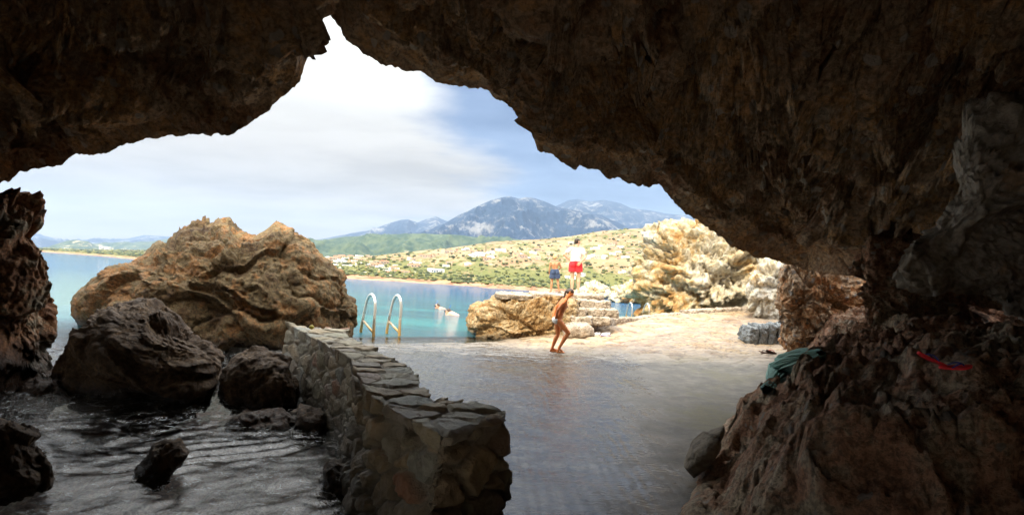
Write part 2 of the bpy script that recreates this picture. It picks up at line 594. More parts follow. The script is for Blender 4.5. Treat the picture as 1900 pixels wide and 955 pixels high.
lf, *_ = ridge('pale_left_range', [(-250, 430), (60, 436), (85, 440), (120, 447), (150, 449), (175, 444), (200, 445), (235, 443), (268, 436), (300, 439), (330, 440), (400, 446), (520, 450), (640, 462)],
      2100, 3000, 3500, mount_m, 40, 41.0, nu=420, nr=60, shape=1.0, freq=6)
tag(lf, kind='structure')
lf2, *_ = ridge('low_left_hills', [(120, 466), (190, 455), (235, 450), (275, 452), (300, 447), (330, 444), (420, 455), (560, 468)],
      1500, 2000, 2500, hills_m, 25, 61.0, nu=300, nr=50, shape=1.0, freq=8)
tag(lf2, kind='structure')

# ------------------------------------------------------------------ floor of the cove (concrete terrace)
EDGE = (np.array([-9, -5.0, -4.2, -1.1, 2.6, 4.9, 10.8, 18]), np.array([12.5, 13.4, 13.9, 15.9, 18.1, 20.1, 23.5, 26]))


def zs(x, y):
    """height of the terrace"""
    x = np.asarray(x, float)
    y = np.asarray(y, float)
    k = 0.045 * (x - 1) + 0.06 * (y - 12.4)
    k = np.log1p(np.exp(k * 14)) / 14 * sstep(x, -1.0, 2.6)
    ed = np.interp(x, *EDGE)
    dip = -0.13 * sstep(y, ed - 2.4, ed - 0.6) * (1 - sstep(x, -1.0, 1.5))
    return k + dip


# wall centre line: (y, left-edge x, right-edge x) of the top
WL = [P(545, 606, 10.2), P(600, 632, 9.0), P(655, 668, 7.3), P(678, 722, 5.9), P(735, 762, 4.9), P(812, 800, 4.3)]


def slab_cut(x, y):
    cx = np.interp(y, [3.0, 4.2, 6.0, 8.0, 10.5, 11.0, 14], [-0.45, -0.45, -1.1, -2.2, -3.6, -8, -8])
    return cx


gx = np.arange(-7.0, 16.5, 0.045)
gy = np.concatenate([np.arange(1.2, 16, 0.035), np.arange(16, 26.5, 0.06)])
X, Y = np.meshgrid(gx, gy, indexing='ij')
x, y = X.ravel(), Y.ravel()
z = zs(x, y)
pp = np.stack([x, y, z * 0], 1)
rough = 0.012 * fbm(pp * 1.3, 5, 0.6) + sstep(y, 12, 13.5) * sstep(x, -1.5, 1) * (0.022 * fbm(pp * V(2.2, 3.2, 1), 4, 0.65, ridge=True))
stones = sstep(y, 10.5, 12.5)
f1, f2, cid = worley(pp * V(1.9, 3.0, 1) + 0.15 * np.stack([perlin(pp * 2), perlin(pp * 2 + 9), x * 0], 1))
flag = (sstep(f2 - f1, 0.0, 0.12) * (0.022 + 0.02 * _rv[cid, 3]) - 0.02) * stones
z = z + rough + flag
ed = np.interp(x, *EDGE) + 0.25 * fbm(pp * .9 + 40, 3)
out_ = sstep(y, ed - 0.05, ed + 0.25)
z = z - out_ * 1.6
z = np.where(x < slab_cut(x, y), -1.5, z)
slab = mesh_np('concrete_terrace', np.stack([x, y, z], 1), grid_faces(len(gx), len(gy)), loc=(0, 8, 0))
attr(slab, 'stone', stones * (0.35 + 0.65 * _rv[cid, 3]))
tag(slab, kind='structure')

m, t, b, out = new_mat('wet_concrete')
p = geo_pos(t)
sx = N(t, 'ShaderNodeSeparateXYZ')
t.links.new(p, sx.inputs[0])
n1 = noise_n(t, p, 0.45, 6, 0.6, 0.5)
n2 = noise_n(t, p, 3.0, 8, 0.7)
n3 = noise_n(t, vmap(t, p, (1, 2.2, 1)), 14.0, 6, 0.7)
base = mixc(t, smooth(t, n2, 0.35, 0.7), (0.085, 0.08, 0.07), (0.19, 0.175, 0.145))
base = mixc(t, smooth(t, n1, 0.52, 0.62), base, (0.13, 0.12, 0.07))
# sand coloured crust on the far, raised side
far_ = smooth(t, sx.outputs[1], 11.5, 14.5)
crust = mixc(t, smooth(t, n2, 0.4, 0.6), mixc(t, smooth(t, n1, .4, .6), (0.26, 0.135, 0.065), (0.32, 0.21, 0.095)), (0.48, 0.34, 0.18))
right_ = smooth(t, sx.outputs[0], -1.5, 1.5)
n5 = noise_n(t, vmap(t, p, (1, 1.8, 1)), 7.0, 7, 0.72, 0.5)
crust = mixc(t, smooth(t, n5, 0.52, 0.40), crust, (0.24, 0.13, 0.065))
crust = mixc(t, smooth(t, n5, 0.60, 0.68), crust, (0.56, 0.46, 0.30))
base = mixc(t, math_n(t, 'MULTIPLY', math_n(t, 'MULTIPLY', far_, right_), 0.9), base, crust)
base = mixc(t, smooth(t, n5, 0.52, 0.40), base, mixc(t, 0.7, base, (0.03, 0.026, 0.02)))
base = mixc(t, math_n(t, 'MULTIPLY', smooth(t, n5, 0.56, 0.66), 0.5), base, (0.30, 0.28, 0.23))
at = N(t, 'ShaderNodeAttribute', attribute_name='stone')
base = mixc(t, math_n(t, 'MULTIPLY', smooth(t, at.outputs['Fac'], 0.35, 1.0), 0.45), base, (0.42, 0.37, 0.31))
base = mixc(t, smooth(t, n3, 0.62, 0.72), base, (0.09, 0.08, 0.07))
# wetness: left and middle of the terrace, patchy
wx = math_n(t, 'SUBTRACT', 1.0, smooth(t, math_n(t, 'SUBTRACT', sx.outputs[0], math_n(t, 'MULTIPLY', sx.outputs[1], 0.20)), -0.6, 2.0))
wet = math_n(t, 'ADD', math_n(t, 'MULTIPLY', wx, 0.85), math_n(t, 'MULTIPLY', math_n(t, 'SUBTRACT', noise_n(t, p, 0.9, 7, 0.66), 0.5), 1.3), clamp=True)
wet = smooth(t, wet, 0.25, 0.72)
wet = math_n(t, 'MULTIPLY', wet, math_n(t, 'SUBTRACT', 1.0, math_n(t, 'MULTIPLY', right_, far_)))
base = mixc(t, wet, base, mixc(t, 0.5, base, (0.03, 0.03, 0.03)))
t.links.new(base, b.inputs['Base Color'])
t.links.new(math_n(t, 'ADD', math_n(t, 'MULTIPLY', math_n(t, 'SUBTRACT', 1.0, wet), 0.36), math_n(t, 'ADD', 0.08, math_n(t, 'MULTIPLY', smooth(t, n5, 0.35, 0.65), 0.26))), b.inputs['Roughness'])
b.inputs['Specular IOR Level'].default_value = 0.42
# running ripples of the thin water film
wv = N(t, 'ShaderNodeTexWave', wave_type='BANDS', bands_direction='X')
wv.inputs['Scale'].default_value = 2.6
wv.inputs['Distortion'].default_value = 9.0
wv.inputs['Detail'].default_value = 3
wv.inputs['Detail Scale'].default_value = 0.9
t.links.new(vmap(t, p, (1, 0.28, 1), (0, 0, -0.12)), wv.inputs['Vector'])
h = math_n(t, 'ADD', math_n(t, 'MULTIPLY', n3, 0.012), math_n(t, 'MULTIPLY', n2, 0.02))
h = math_n(t, 'MULTIPLY', h, math_n(t, 'SUBTRACT', 1.0, math_n(t, 'MULTIPLY', wet, 0.72)))
h = math_n(t, 'ADD', h, math_n(t, 'MULTIPLY', math_n(t, 'MULTIPLY', wv.outputs['Fac'], wet), 0.0034))
t.links.new(bump(t, h, 1.0, 1.0), b.inputs['Normal'])
slab.data.materials.append(m)

# ------------------------------------------------------------------ sea and sea bed
def axis(lo, dlo, dhi, hi, step):
    a = np.arange(dlo, dhi + 1e-6, step)
    r = [a]
    s, v_ = step, dhi
    up = []
    while v_ < hi:
        s *= 1.12
        v_ += s
        up.append(v_)
    s, v_ = step, dlo
    dn = []
    while v_ > lo:
        s *= 1.12
        v_ -= s
        dn.append(v_)
    return np.array(dn[::-1] + list(a) + up)


ax = axis(-9000, -9.5, 1.0, 9000, 0.045)
ay = axis(-8, 2.2, 17, 9000, 0.045)
X, Y = np.meshgrid(ax, ay, indexing='ij')
x, y = X.ravel(), Y.ravel()
pp = np.stack([x, y, x * 0], 1)
near = np.exp(-((y - 5) / 9.0) ** 2) * sstep(y, -6, 1)
wq = np.stack([perlin(pp * .8), perlin(pp * .8 + 7), x * 0], 1)
w = 0.014 * fbm(pp * V(1.7, 2.3, 1) + 3 + 2.6 * wq, 4, 0.6, ridge=True) * near
w += 0.007 * fbm(pp * V(5, 6.5, 1) + 3.5 * wq, 4, 0.65, ridge=True) * near
w = np.where(np.abs(x) + np.abs(y) > 60, 0, w)
w = np.where((x > -3.5) & (y > 10), w * 0.15, w)
w = np.where((x > slab_cut(x, y) + 0.35) & (y < np.interp(x, *EDGE) - 2.6) & (y < 20), -0.10, w)
sea = mesh_np('sea_water', np.stack([x, y, SEA + w], 1), grid_faces(len(ax), len(ay)), loc=(0, 0, SEA))
deep = sstep(y, 11.5 - 0.0 * x, 19.0) * 1.0
ed = np.interp(x, *EDGE)
deep = np.where(x > -6.5, sstep(y, ed - 0.3, ed + 0.45), sstep(y, 9.5, 15))
attr(sea, 'deep', deep)
tag(sea, kind='structure')
m, t, b, out = new_mat('sea_water')
t.nodes.remove(b)
p = geo_pos(t)
sx = N(t, 'ShaderNodeSeparateXYZ')
t.links.new(p, sx.inputs[0])
at = N(t, 'ShaderNodeAttribute', attribute_name='deep')
n1 = noise_n(t, vmap(t, p, (1, 1.5, 1)), 2.6, 6, 0.66, 0.8)
n2 = noise_n(t, vmap(t, p, (1, 1.9, 1)), 9.0, 6, 0.68, 0.6)
nf = noise_n(t, vmap(t, p, (0.35, 1.0, 1)), 0.35, 6, 0.65)
farr = smooth(t, sx.outputs[1], 16.0, 60.0)
nb = noise_n(t, p, 0.05, 4, 0.6)
tq = mixc(t, smooth(t, nf, 0.4, 0.62), (0.004, 0.085, 0.125), (0.013, 0.16, 0.185))
blue = mixc(t, nb, (0.008, 0.06, 0.15), (0.016, 0.10, 0.20))
body = mixc(t, farr, tq, blue)
body = mixc(t, math_n(t, 'SUBTRACT', 1.0, smooth(t, sx.outputs[0], -16.0, -6.0)), body, mixc(t, farr, (0.10, 0.18, 0.19), (0.04, 0.11, 0.19)))  # paler body colour on the left, painting in the bright sky's reflection
dif = N(t, 'ShaderNodeBsdfDiffuse')
t.links.new(body, dif.inputs['Color'])
tr = N(t, 'ShaderNodeBsdfTransparent')
tr.inputs['Color'].default_value = (0.72, 0.80, 0.84, 1)
mx = N(t, 'ShaderNodeMixShader')
t.links.new(at.outputs['Fac'], mx.inputs[0])
t.links.new(tr.outputs[0], mx.inputs[1])
t.links.new(dif.outputs[0], mx.inputs[2])
gl = N(t, 'ShaderNodeBsdfGlossy')
gl.inputs['Roughness'].default_value = 0.04
hh = math_n(t, 'ADD', math_n(t, 'MULTIPLY', n1, 0.030), math_n(t, 'MULTIPLY', n2, 0.013))
hh = math_n(t, 'MULTIPLY', hh, 2.0)
hh = math_n(t, 'ADD', hh, math_n(t, 'MULTIPLY', math_n(t, 'MULTIPLY', nf, farr), 0.6))
calm = math_n(t, 'MULTIPLY', smooth(t, sx.outputs[0], -5.2, -4.0), math_n(t, 'SUBTRACT', 1.0, at.outputs['Fac']))
hh = math_n(t, 'MULTIPLY', hh, math_n(t, 'SUBTRACT', 1.0, math_n(t, 'MULTIPLY', calm, 0.85)))
nrm = bump(t, hh, 0.75, 1.0)
t.links.new(nrm, gl.inputs['Normal'])
fr = N(t, 'ShaderNodeFresnel')
fr.inputs['IOR'].default_value = 1.33
t.links.new(nrm, fr.inputs['Normal'])
nfo = noise_n(t, vmap(t, p, (1, 1.3, 1)), 1.3, 9, 0.68, 2.2)
fo = math_n(t, 'ABSOLUTE', math_n(t, 'SUBTRACT', nfo, 0.5))
fo = math_n(t, 'SUBTRACT', 1.0, smooth(t, fo, 0.002, 0.032))
fo = math_n(t, 'MULTIPLY', fo, smooth(t, noise_n(t, p, 7.0, 6, 0.7), 0.42, 0.62))
fo = math_n(t, 'MULTIPLY', fo, math_n(t, 'SUBTRACT', 1.0, smooth(t, sx.outputs[1], 9.0, 11.5)))
foam_glints = N(t, 'ShaderNodeBsdfDiffuse')  # white foam streaks, also painted in as glints to brighten the pool
foam_glints.inputs['Color'].default_value = (0.75, 0.78, 0.80, 1)
mxf = N(t, 'ShaderNodeMixShader')
t.links.new(math_n(t, 'MULTIPLY', fo, 0.6), mxf.inputs[0])
t.links.new(mx.outputs[0], mxf.inputs[1])
t.links.new(foam_glints.outputs[0], mxf.inputs[2])
mx2 = N(t, 'ShaderNodeMixShader')
t.links.new(fr.outputs[0], mx2.inputs[0])
t.links.new(mxf.outputs[0], mx2.inputs[1])
t.links.new(gl.outputs[0], mx2.inputs[2])
t.links.new(mx2.outputs[0], out.inputs['Surface'])
sea.data.materials.append(m)

# bed of the rock pool inside the cave
gx = np.arange(-13, 1.2, 0.06)
gy = np.arange(0.6, 17, 0.06)
X, Y = np.meshgrid(gx, gy, indexing='ij')
x, y = X.ravel(), Y.ravel()
pp = np.stack([x, y, x * 0], 1)
wl = np.interp(y, [3.0, 4.2, 6.0, 8.0, 10.5, 14], [-0.5, -0.6, -1.6, -2.7, -4.1, -5])
dw = np.clip(wl - x, 0, 9)
z = -0.62 + 0.50 * np.exp(-dw / 0.8) + 0.16 * fbm(pp * 0.7 + 3, 5, 0.55) + 0.08 * fbm(pp * 2.1, 4, 0.6, ridge=True) - 0.5 * sstep(y, 9, 14)
f1, f2, cid = worley(pp * 1.6)
z += 0.10 * (0.5 - f1)
z = np.where(x > wl + 0.25, -0.8, z)
bed = mesh_np('sea_bed', np.stack([x, y, np.minimum(z, -0.02 + 0.1 * np.exp(-dw / .5))], 1), grid_faces(len(gx), len(gy)), M['bed'], loc=(0, 0, -1))
tag(bed, kind='structure')
o = mesh_np('deep_sea_floor', [(-9000, -60, -6), (9000, -60, -6), (9000, 9000, -6), (-9000, 9000, -6)], [(0, 1, 2, 3)], M['bed'])
tag(o, kind='structure')

# ------------------------------------------------------------------ the cave: roof, walls and the massif above it
lip_pts = [(-1200, 560, 3.4), (-700, 540, 4.6), (-330, 520, 6.2), (-140, 470, 7.4), (-60, 380, 8.0), (0, 340, 8.2), (22, 338, 8.2), (36, 320, 8.0), (80, 316, 7.9), (128, 298, 7.8), (180, 285, 7.7), (235, 268, 7.6), (275, 256, 7.6),
           (330, 250, 7.5), (385, 252, 7.4), (432, 248, 7.3), (470, 228, 7.2), (492, 208, 7.2), (505, 193, 7.1), (525, 175, 7.1), (548, 164, 7.0), (558, 140, 7.0), (572, 110, 7.0), (585, 85, 7.0),
           (598, 42, 7.0), (609, 24, 7.0), (624, 40, 7.0), (640, 74, 7.0), (672, 90, 7.1), (705, 110, 7.2), (752, 130, 7.3), (790, 136, 7.4), (822, 147, 7.5), (850, 146, 7.6), (880, 160, 7.7), (908, 168, 7.8),
           (920, 182, 7.8), (942, 194, 7.9), (966, 196, 8.0), (978, 206, 8.0), (986, 236, 8.1), (1000, 278, 8.2), (1035, 297, 8.4), (1068, 314, 8.6), (1100, 308, 8.8), (1128, 326, 9.1), (1165, 338, 9.4), (1205, 347, 9.7), (1224, 343, 9.9),
           (1250, 376, 10.2), (1278, 398, 10.5), (1305, 418, 10.7), (1330, 440, 10.9), (1362, 458, 11.1), (1400, 474, 11.3), (1450, 488, 11.5), (1500, 500, 11.3), (1545, 508, 10.6), (1600, 506, 10.0), (1650, 500, 9.7), (1690, 500, 9.4),
           (1730, 532, 9.2), (1780, 552, 8.9), (1840, 572, 8.5), (1900, 582, 8.0), (2050, 640, 7.0), (2400, 760, 5.0), (3200, 1100, 3.4)]
lp = np.array([[*P(u, v, d)] for u, v, d in lip_pts])
rel = lp - V(0, 0, CAMH)
la = np.arctan2(rel[:, 0], rel[:, 1])
le = np.arctan2(rel[:, 2], np.hypot(rel[:, 0], rel[:, 1]))
lr = np.linalg.norm(rel, axis=1)
az = np.concatenate([np.linspace(math.radians(-49), math.radians(49), 1100), np.linspace(math.radians(49), math.radians(311), 160)[1:-1]])
azw = np.where(az > math.pi, az - 2 * math.pi, az)
ordr = np.argsort(la)
la, le, lr = la[ordr], le[ordr], lr[ordr]
elip = np.interp(azw, la, le)
rlip = np.interp(azw, la, lr)
behind = sstep(np.abs(azw), math.radians(50), math.radians(75))
elip = elip * (1 - behind) + math.radians(-35) * behind
azd = np.degrees(azw)
# side opening added on the left, out of view, to let skylight in
added_side_gap = sstep(azd, -124, -114) * (1 - sstep(azd, -79, -72))
elip = elip * (1 - added_side_gap) + math.radians(27) * added_side_gap
rlip = rlip * (1 - behind) + (4.2 + 1.5 * added_side_gap) * behind
bulk = sstep(azd, -70, -62) * (1 - sstep(azd, -50, -46))  # unseen outward bulge added to keep sun off the boulder's left flank
ts = np.concatenate([np.linspace(0, 0.52, 300) ** 1.05, np.linspace(0.53, 1, 40)])
A, T = np.meshgrid(azw, ts, indexing='ij')
E = elip[:, None] + (math.radians(90) - elip[:, None]) * T
R0 = rlip[:, None]
e0 = elip[:, None]
Hc = np.maximum(4.6, 1.35 * R0 * np.sin(e0))
pw = 2.1
ts = np.minimum(ts, 0.9995)
s0 = np.clip(np.sin(np.maximum(e0, 0)) * R0 / Hc, 0, 0.93) ** pw
Dh = R0 * np.cos(e0) / (1 - s0) ** (1 / pw)
Ep = np.maximum(E, 0)
R = 1.0 / ((np.abs(np.cos(Ep)) / Dh) ** pw + (np.sin(Ep) / Hc) ** pw) ** (1 / pw)
# the vault comes towards the viewer quickly behind the lip, with thick folds
R = R * (1 - 0.22 * sstep(T, 0.0, 0.25) * (1 - behind[:, None]))
dirx, diry, dirz = np.cos(E) * np.sin(A), np.cos(E) * np.cos(A), np.sin(E)
pts = np.stack([dirx * R, diry * R, CAMH + dirz * R], -1).reshape(-1, 3)
dirs = np.stack([dirx, diry, dirz], -1).reshape(-1, 3)
dsp = rock_disp(pts, (0.60, 0.80, 0.26, 0.085), 4.0)
f1, f2, cid = worley(pts * 2.1 + 0.3 * np.stack([perlin(pts * 2), perlin(pts * 2 + 9), perlin(pts * 2 + 19)], 1))
dsp = dsp + 0.16 * (0.5 - f1) + 0.08 * (_rv[cid, 3] - 0.5)
# fold running back from the highest point of the mouth
foldm = np.exp(-((A - np.interp(E, [0.2, 0.42, 0.7], [-0.36, -0.325, -0.25])) / 0.05) ** 2).ravel()
tw = sstep((T / (1 + 2.2 * np.exp(-((A + 0.335) / 0.09) ** 2))).ravel(), -0.002, 0.10)
Pg = pts.reshape(len(az), len(ts), 3)
ga = np.roll(Pg, -1, 0) - np.roll(Pg, 1, 0)
gb = np.gradient(Pg, axis=1)
nrm_ = np.cross(ga, gb)
nrm_ /= np.linalg.norm(nrm_, axis=2)[..., None] + 1e-9
sgn = np.sign((nrm_ * dirs.reshape(Pg.shape)).sum(2))[..., None]
nrm_ = (nrm_ * np.where(sgn == 0, 1, sgn)).reshape(-1, 3)
ndir = nrm_ * 0.95 + dirs * 0.1
inner = pts + ndir * (-(dsp) * (0.05 + 0.95 * tw) + 0.45 * foldm * tw)[:, None]
# small irregularity of the lip edge itself
lipn = fbm(pts * 2.6, 4, 0.6)
inner[:, 2] += (lipn * 0.07) * (1 - tw)
nA = len(az)
nT = len(ts)
inner = inner.reshape(nA, nT, 3)
lipP = inner[:, 0, :]
# outer shell: out and up from the lip to the skyline of the massif, then back and down behind
# height of each skyline point so that the sun rays grazing it reach the edge of the sunlit ground
EX = [-14, -9.5, -8.0, -7.3, -6.2, -4.6, -4.0, -3.7, -1.0, 1.3, 4.5, 8.0, 12]
EY = [12.5, 12.5, 12.5, 12.5, 12.5, 12.5, 12.3, 12.2, 12.4, 12.7, 16.0, 20.2, 22.4]
EZ = [3.4, 3.3, 3.0, 1.95, 1.85, 1.75, 1.6, 0.0, 0.0, 0.0, 0.25, 0.7, 1.0]


def graze(x_, y_):
    t_ = np.full(len(x_), 5.0)
    for _ in range(40):
        ye = np.interp(x_ - TOSUN_H.x * t_, EX, EY)
        t_ = 0.5 * t_ + 0.5 * (ye - y_) / -TOSUN_H.y
    ze = np.interp(x_ - TOSUN_H.x * t_, EX, EZ)
    return ze + t_ * math.tan(SUN_EL)


rings = []
hd = np.stack([np.sin(azw), np.cos(azw), azw * 0], 1)
front = 1 - behind
rows = 14
tq_ = lipP + hd * (0.75 + 6.0 * bulk)[:, None]
topz = graze(tq_[:, 0], tq_[:, 1])
topz = np.maximum(topz, lipP[:, 2] + 0.6)
for k in range(1, rows + 1):
    s = k / rows
    o_ = 0.75 * math.sin(min(1, s * 1.3) * math.pi / 2)
    q = lipP + hd * (o_ * (0.4 + 0.6 * front) + 6.0 * bulk * min(1, s * 4))[:, None]
    q[:, 2] = lipP[:, 2] + (topz - lipP[:, 2]) * s ** 1.1
    if k < rows:
        q += hd * (0.10 * fbm(q * 1.5, 4))[:, None] * s
    rings.append(q)
topring = rings[-1].copy()
for k, (sc_r, dz) in enumerate([(0.8, 0.5), (0.5, 0.9), (0.2, 1.0), (0.0, 1.0)]):
    q = topring.copy()
    c = V(0.0, -1.0, 0)
    q[:, :2] = c[:2] + (topring[:, :2] - c[:2]) * sc_r
    q[:, 2] = topring[:, 2] * sc_r + (1 - sc_r) * 7.0 + 0.0 * dz
    # never rises above the plane of the grazing sun rays
    q += 0.0
    rings.append(q)
outer = np.stack(rings, 1)
allv = np.concatenate([inner[:, ::-1, :], outer], 1)
nT2 = allv.shape[1]
cave = mesh_np('cave_rock', allv.reshape(-1, 3), grid_faces(nA, nT2, wrap=True), M['roof'], loc=(0, 0, 0))
tag(cave, kind='structure')

# ------------------------------------------------------------------ free-standing rocks
_ico = {}


def ico(n):
    if n not in _ico:
        bm = bmesh.new()
        bmesh.ops.create_icosphere(bm, subdivisions=n, radius=1)
        v_ = np.array([v.co[:] for v in bm.verts])
        f_ = np.array([[w_.index for w_ in f.verts] for f in bm.faces])
        bm.free()
        _ico[n] = (v_, f_)
    return _ico[n]


def poly_radius(poly, c, phi):
    """distance from c to the outline along each angle phi"""
    P_ = np.array(poly, float) - np.array(c, float)
    P_[:, 1] *= -1
    best = np.zeros(len(phi))
    dx, dy = np.cos(phi), np.sin(phi)
    for i in range(len(P_)):
        a, b_ = P_[i], P_[(i + 1) % len(P_)]
        e = b_ - a
        den = dx * e[1] - dy * e[0]
        den = np.where(np.abs(den) < 1e-9, 1e-9, den)
        tt = (a[0] * e[1] - a[1] * e[0]) / den
        ss = (a[0] * dy - a[1] * dx) / den
        ok = (tt > 0) & (ss >= -1e-6) & (ss <= 1 + 1e-6)
        best = np.where(ok & (tt > best), tt, best)
    return best


def rock(name, poly, c, d, T_, amps, mat, sub=6, seed=0.0, box=2.4, flat=None, post=None, parent=None):
    v_, f_ = ico(sub)
    phi = np.arctan2(v_[:, 2], v_[:, 0])
    cr = np.sqrt(v_[:, 0] ** 2 + v_[:, 2] ** 2)
    ph = np.linspace(-math.pi, math.pi, 721)
    rr = poly_radius(poly, c, ph)
    rho = np.interp(phi, ph, rr)
    # superellipse section so the flanks are full
    k = (np.abs(cr) ** box + np.abs(v_[:, 1]) ** box) ** (-1 / box)
    ky = v_[:, 1] * k
    kc = cr * k
    mean = rr.mean()
    rho = mean + (rho - mean) * sstep(cr, 0.0, 0.75)
    du = rho * kc * np.cos(phi)
    dv = rho * kc * np.sin(phi)
    C = P(c[0], c[1], d)
    s = d / F
    s = s * (1 + 0.8 * ky * T_ / d)
    wx_ = du * s * CR - dv * s * SR
    wz_ = du * s * SR + dv * s * CR
    pos = np.stack([C.x + wx_ + ky * T_ * C.x / d, C.y + ky * T_, C.z + wz_ + 0 * ky], 1)
    n = pos - V(C.x, C.y, C.z)
    n /= np.linalg.norm(n, axis=1)[:, None] + 1e-9
    n2_ = v_ / V(1, 1, 1)
    dd = rock_disp(pos, amps, seed)
    pos = pos + n2_ * (dd - dd.mean() - 0.45 * dd.std())[:, None]
    if flat is not None:
        zt = flat + 0.02 * fbm(pos * 1.2, 4)
        pos[:, 2] = np.where(pos[:, 2] > zt, zt + (pos[:, 2] - zt) * 0.06, pos[:, 2])
    if post:
        pos = post(pos)
    base = (C.x, C.y, float(pos[:, 2].min()))
    return mesh_np(name, pos, f_, mat, loc=base, parent=parent)


o = rock('rock_pillar', [(-420, 250), (-120, 300), (-30, 335), (2, 350), (14, 347), (24, 352), (22, 372), (34, 378), (50, 376), (62, 392), (62, 420), (70, 432), (82, 446), (88, 480), (92, 510), (85, 560), (74, 600),
                         (72, 650), (74, 690), (70, 760), (20, 800), (-420, 820)], (-150, 560), 7.5, 1.2, (0.22, 0.26, 0.10, 0.05), M['pillar'], 7, 2.0, 2.6)
tag(o, 'tall rusty brown rock pillar at the left edge of the cave mouth', 'rock')
big = [(145, 585), (150, 560), (165, 535), (195, 508), (210, 495), (235, 488), (270, 478), (285, 462), (310, 448), (335, 425), (370, 418), (405, 409), (425, 412), (440, 428), (468, 438), (490, 432), (505, 419),
       (530, 424), (560, 436), (580, 455), (588, 480), (612, 500), (625, 505), (640, 530), (652, 560), (656, 600), (652, 630), (640, 700), (500, 780), (300, 780), (190, 700), (160, 640)]
o = rock('boulder', big, (400, 590), 12.6, 1.9, (0.12, 0.32, 0.06, 0.035), M['boulder'], 7, 9.0, 2.8)
tag(o, 'huge ochre boulder with two sunlit humps on its crest, standing in the sea', 'boulder', 'boulders at the cave mouth')
dark = [(130, 650), (138, 620), (165, 588), (200, 570), (240, 573), (280, 570), (315, 585), (350, 615), (395, 642), (415, 668), (412, 705), (385, 760), (300, 800), (200, 790), (140, 740), (118, 690)]
o = rock('boulder', dark, (275, 680), 7.3, 0.9, (0.10, 0.22, 0.05, 0.018), M['darkrock'], 7, 15.0, 2.9)
tag(o, 'large dark wet boulder in front of the huge ochre boulder', 'boulder', 'boulders at the cave mouth')
small = [(402, 712), (408, 690), (430, 674), (456, 662), (485, 657), (515, 665), (535, 678), (550, 710), (555, 750), (520, 780), (420, 780), (395, 745)]
o = rock('boulder', small, (478, 722), 6.95, 0.42, (0.06, 0.16, 0.05, 0.02), M['darkrock'], 6, 23.0, 2.6)
tag(o, 'smaller dark boulder at the water between the large dark boulder and the stone wall', 'boulder', 'boulders at the cave mouth')
o = rock('rock', [(-60, 800), (0, 795), (20, 797), (45, 812), (70, 830), (95, 855), (100, 880), (80, 905), (0, 935), (-60, 935)], (10, 870), 4.0, 0.35, (0.05, 0.12, 0.05, 0.02), M['darkrock'], 6, 31.0)
tag(o, 'jagged dark rock rising from the pool at the left foreground edge', 'rock', 'rocks standing in the cave pool')
o = rock('rock', [(246, 895), (256, 868), (276, 850), (284, 830), (308, 818), (335, 818), (350, 836), (338, 856), (318, 876), (298, 905), (258, 908)], (298, 864), 4.4, 0.2, (0.02, 0.05, 0.04, 0.02), M['darkrock'], 5, 37.0)
tag(o, 'small lumpy rock poking out of the middle of the pool', 'rock', 'rocks standing in the cave pool')

for poly, c, d, T_, lab in [
        ([(490, 712), (520, 690), (560, 692), (592, 716), (600, 760), (550, 780), (500, 765)], (545, 734), 7.7, 0.4, 'wet purple brown rock at the far foot of the stone wall'),
        ([(530, 785), (555, 752), (600, 756), (632, 790), (630, 830), (560, 838)], (580, 795), 6.15, 0.38, 'low wet rock against the foot of the stone wall, half way along it'),
        ([(415, 790), (450, 765), (520, 762), (555, 785), (545, 820), (440, 820)], (485, 792), 6.1, 0.4, 'flat reddish rock awash in front of the smaller dark boulder'),
        ([(590, 905), (610, 860), (655, 866), (692, 915), (690, 965), (605, 965)], (640, 912), 4.45, 0.28, 'dark wet rock at the near foot of the stone wall'),
        ([(30, 712), (70, 690), (115, 698), (140, 732), (90, 765), (30, 760)], (80, 728), 6.9, 0.4, 'low rusty rock at the water below the tall pillar')]:
    o = rock('rock', poly, c, d, T_, (0.03, 0.10, 0.05, 0.02), M['darkrock'] if 'rusty' not in lab and 'reddish' not in lab else M['pillar'], 5, 101.0 + d)
    tag(o, lab, 'rock', 'wet rocks around the pool')

# platform with flat top where the two people stand
o = rock('platform_rock', [(873, 600), (880, 572), (892, 562), (918, 557), (930, 548), (960, 545), (1040, 545), (1066, 552), (1072, 600), (1065, 650), (1000, 660), (880, 655)], (970, 600), 17.3, 1.55,
         (0.10, 0.36, 0.10, 0.05), M['platform'], 7, 44.0, 5.0, flat=1.30)
tag(o, 'golden rock platform with a flat top that the two bathers stand on', 'rock')
PLAT = 1.42

o = rock('boulder', [(1040, 612), (1048, 600), (1070, 596), (1092, 598), (1104, 610), (1102, 622), (1080, 630), (1045, 628)], (1072, 614), 15.4, 0.45, (0.03, 0.08, 0.02, 0.012), M['step'], 5, 51.0)
tag(o, 'low smooth tan boulder at the foot of the stone steps', 'boulder', 'boulders on the terrace')

# sunlit cliff on the right
cl = [(1193, 600), (1196, 560), (1170, 535), (1175, 510), (1192, 480), (1200, 452), (1215, 432), (1245, 420), (1290, 408), (1340, 385), (1400, 360), (1480, 350), (1620, 350), (1680, 400), (1600, 660), (1200, 640)]
o = rock('cliff', cl, (1400, 520), 26.0, 2.6, (0.5, 0.7, 0.34, 0.14), M['cliff'], 7, 60.0, 2.8)
tag(o, 'pale sunlit limestone cliff streaked with orange, at the right of the cove', 'cliff')
o = rock('rock', [(1405, 600), (1400, 520), (1400, 470), (1440, 440), (1520, 430), (1560, 560), (1500, 620)], (1470, 530), 21.0, 1.2, (0.3, 0.45, 0.22, 0.09), M['cliff'], 6, 66.0)
tag(o, 'yellowish rock spur between the pale cliff and the orange buttress', 'rock')
bt = [(1440, 610), (1445, 575), (1452, 530), (1462, 500), (1480, 470), (1620, 470), (1660, 560), (1640, 680), (1500, 690), (1465, 660), (1445, 635)]
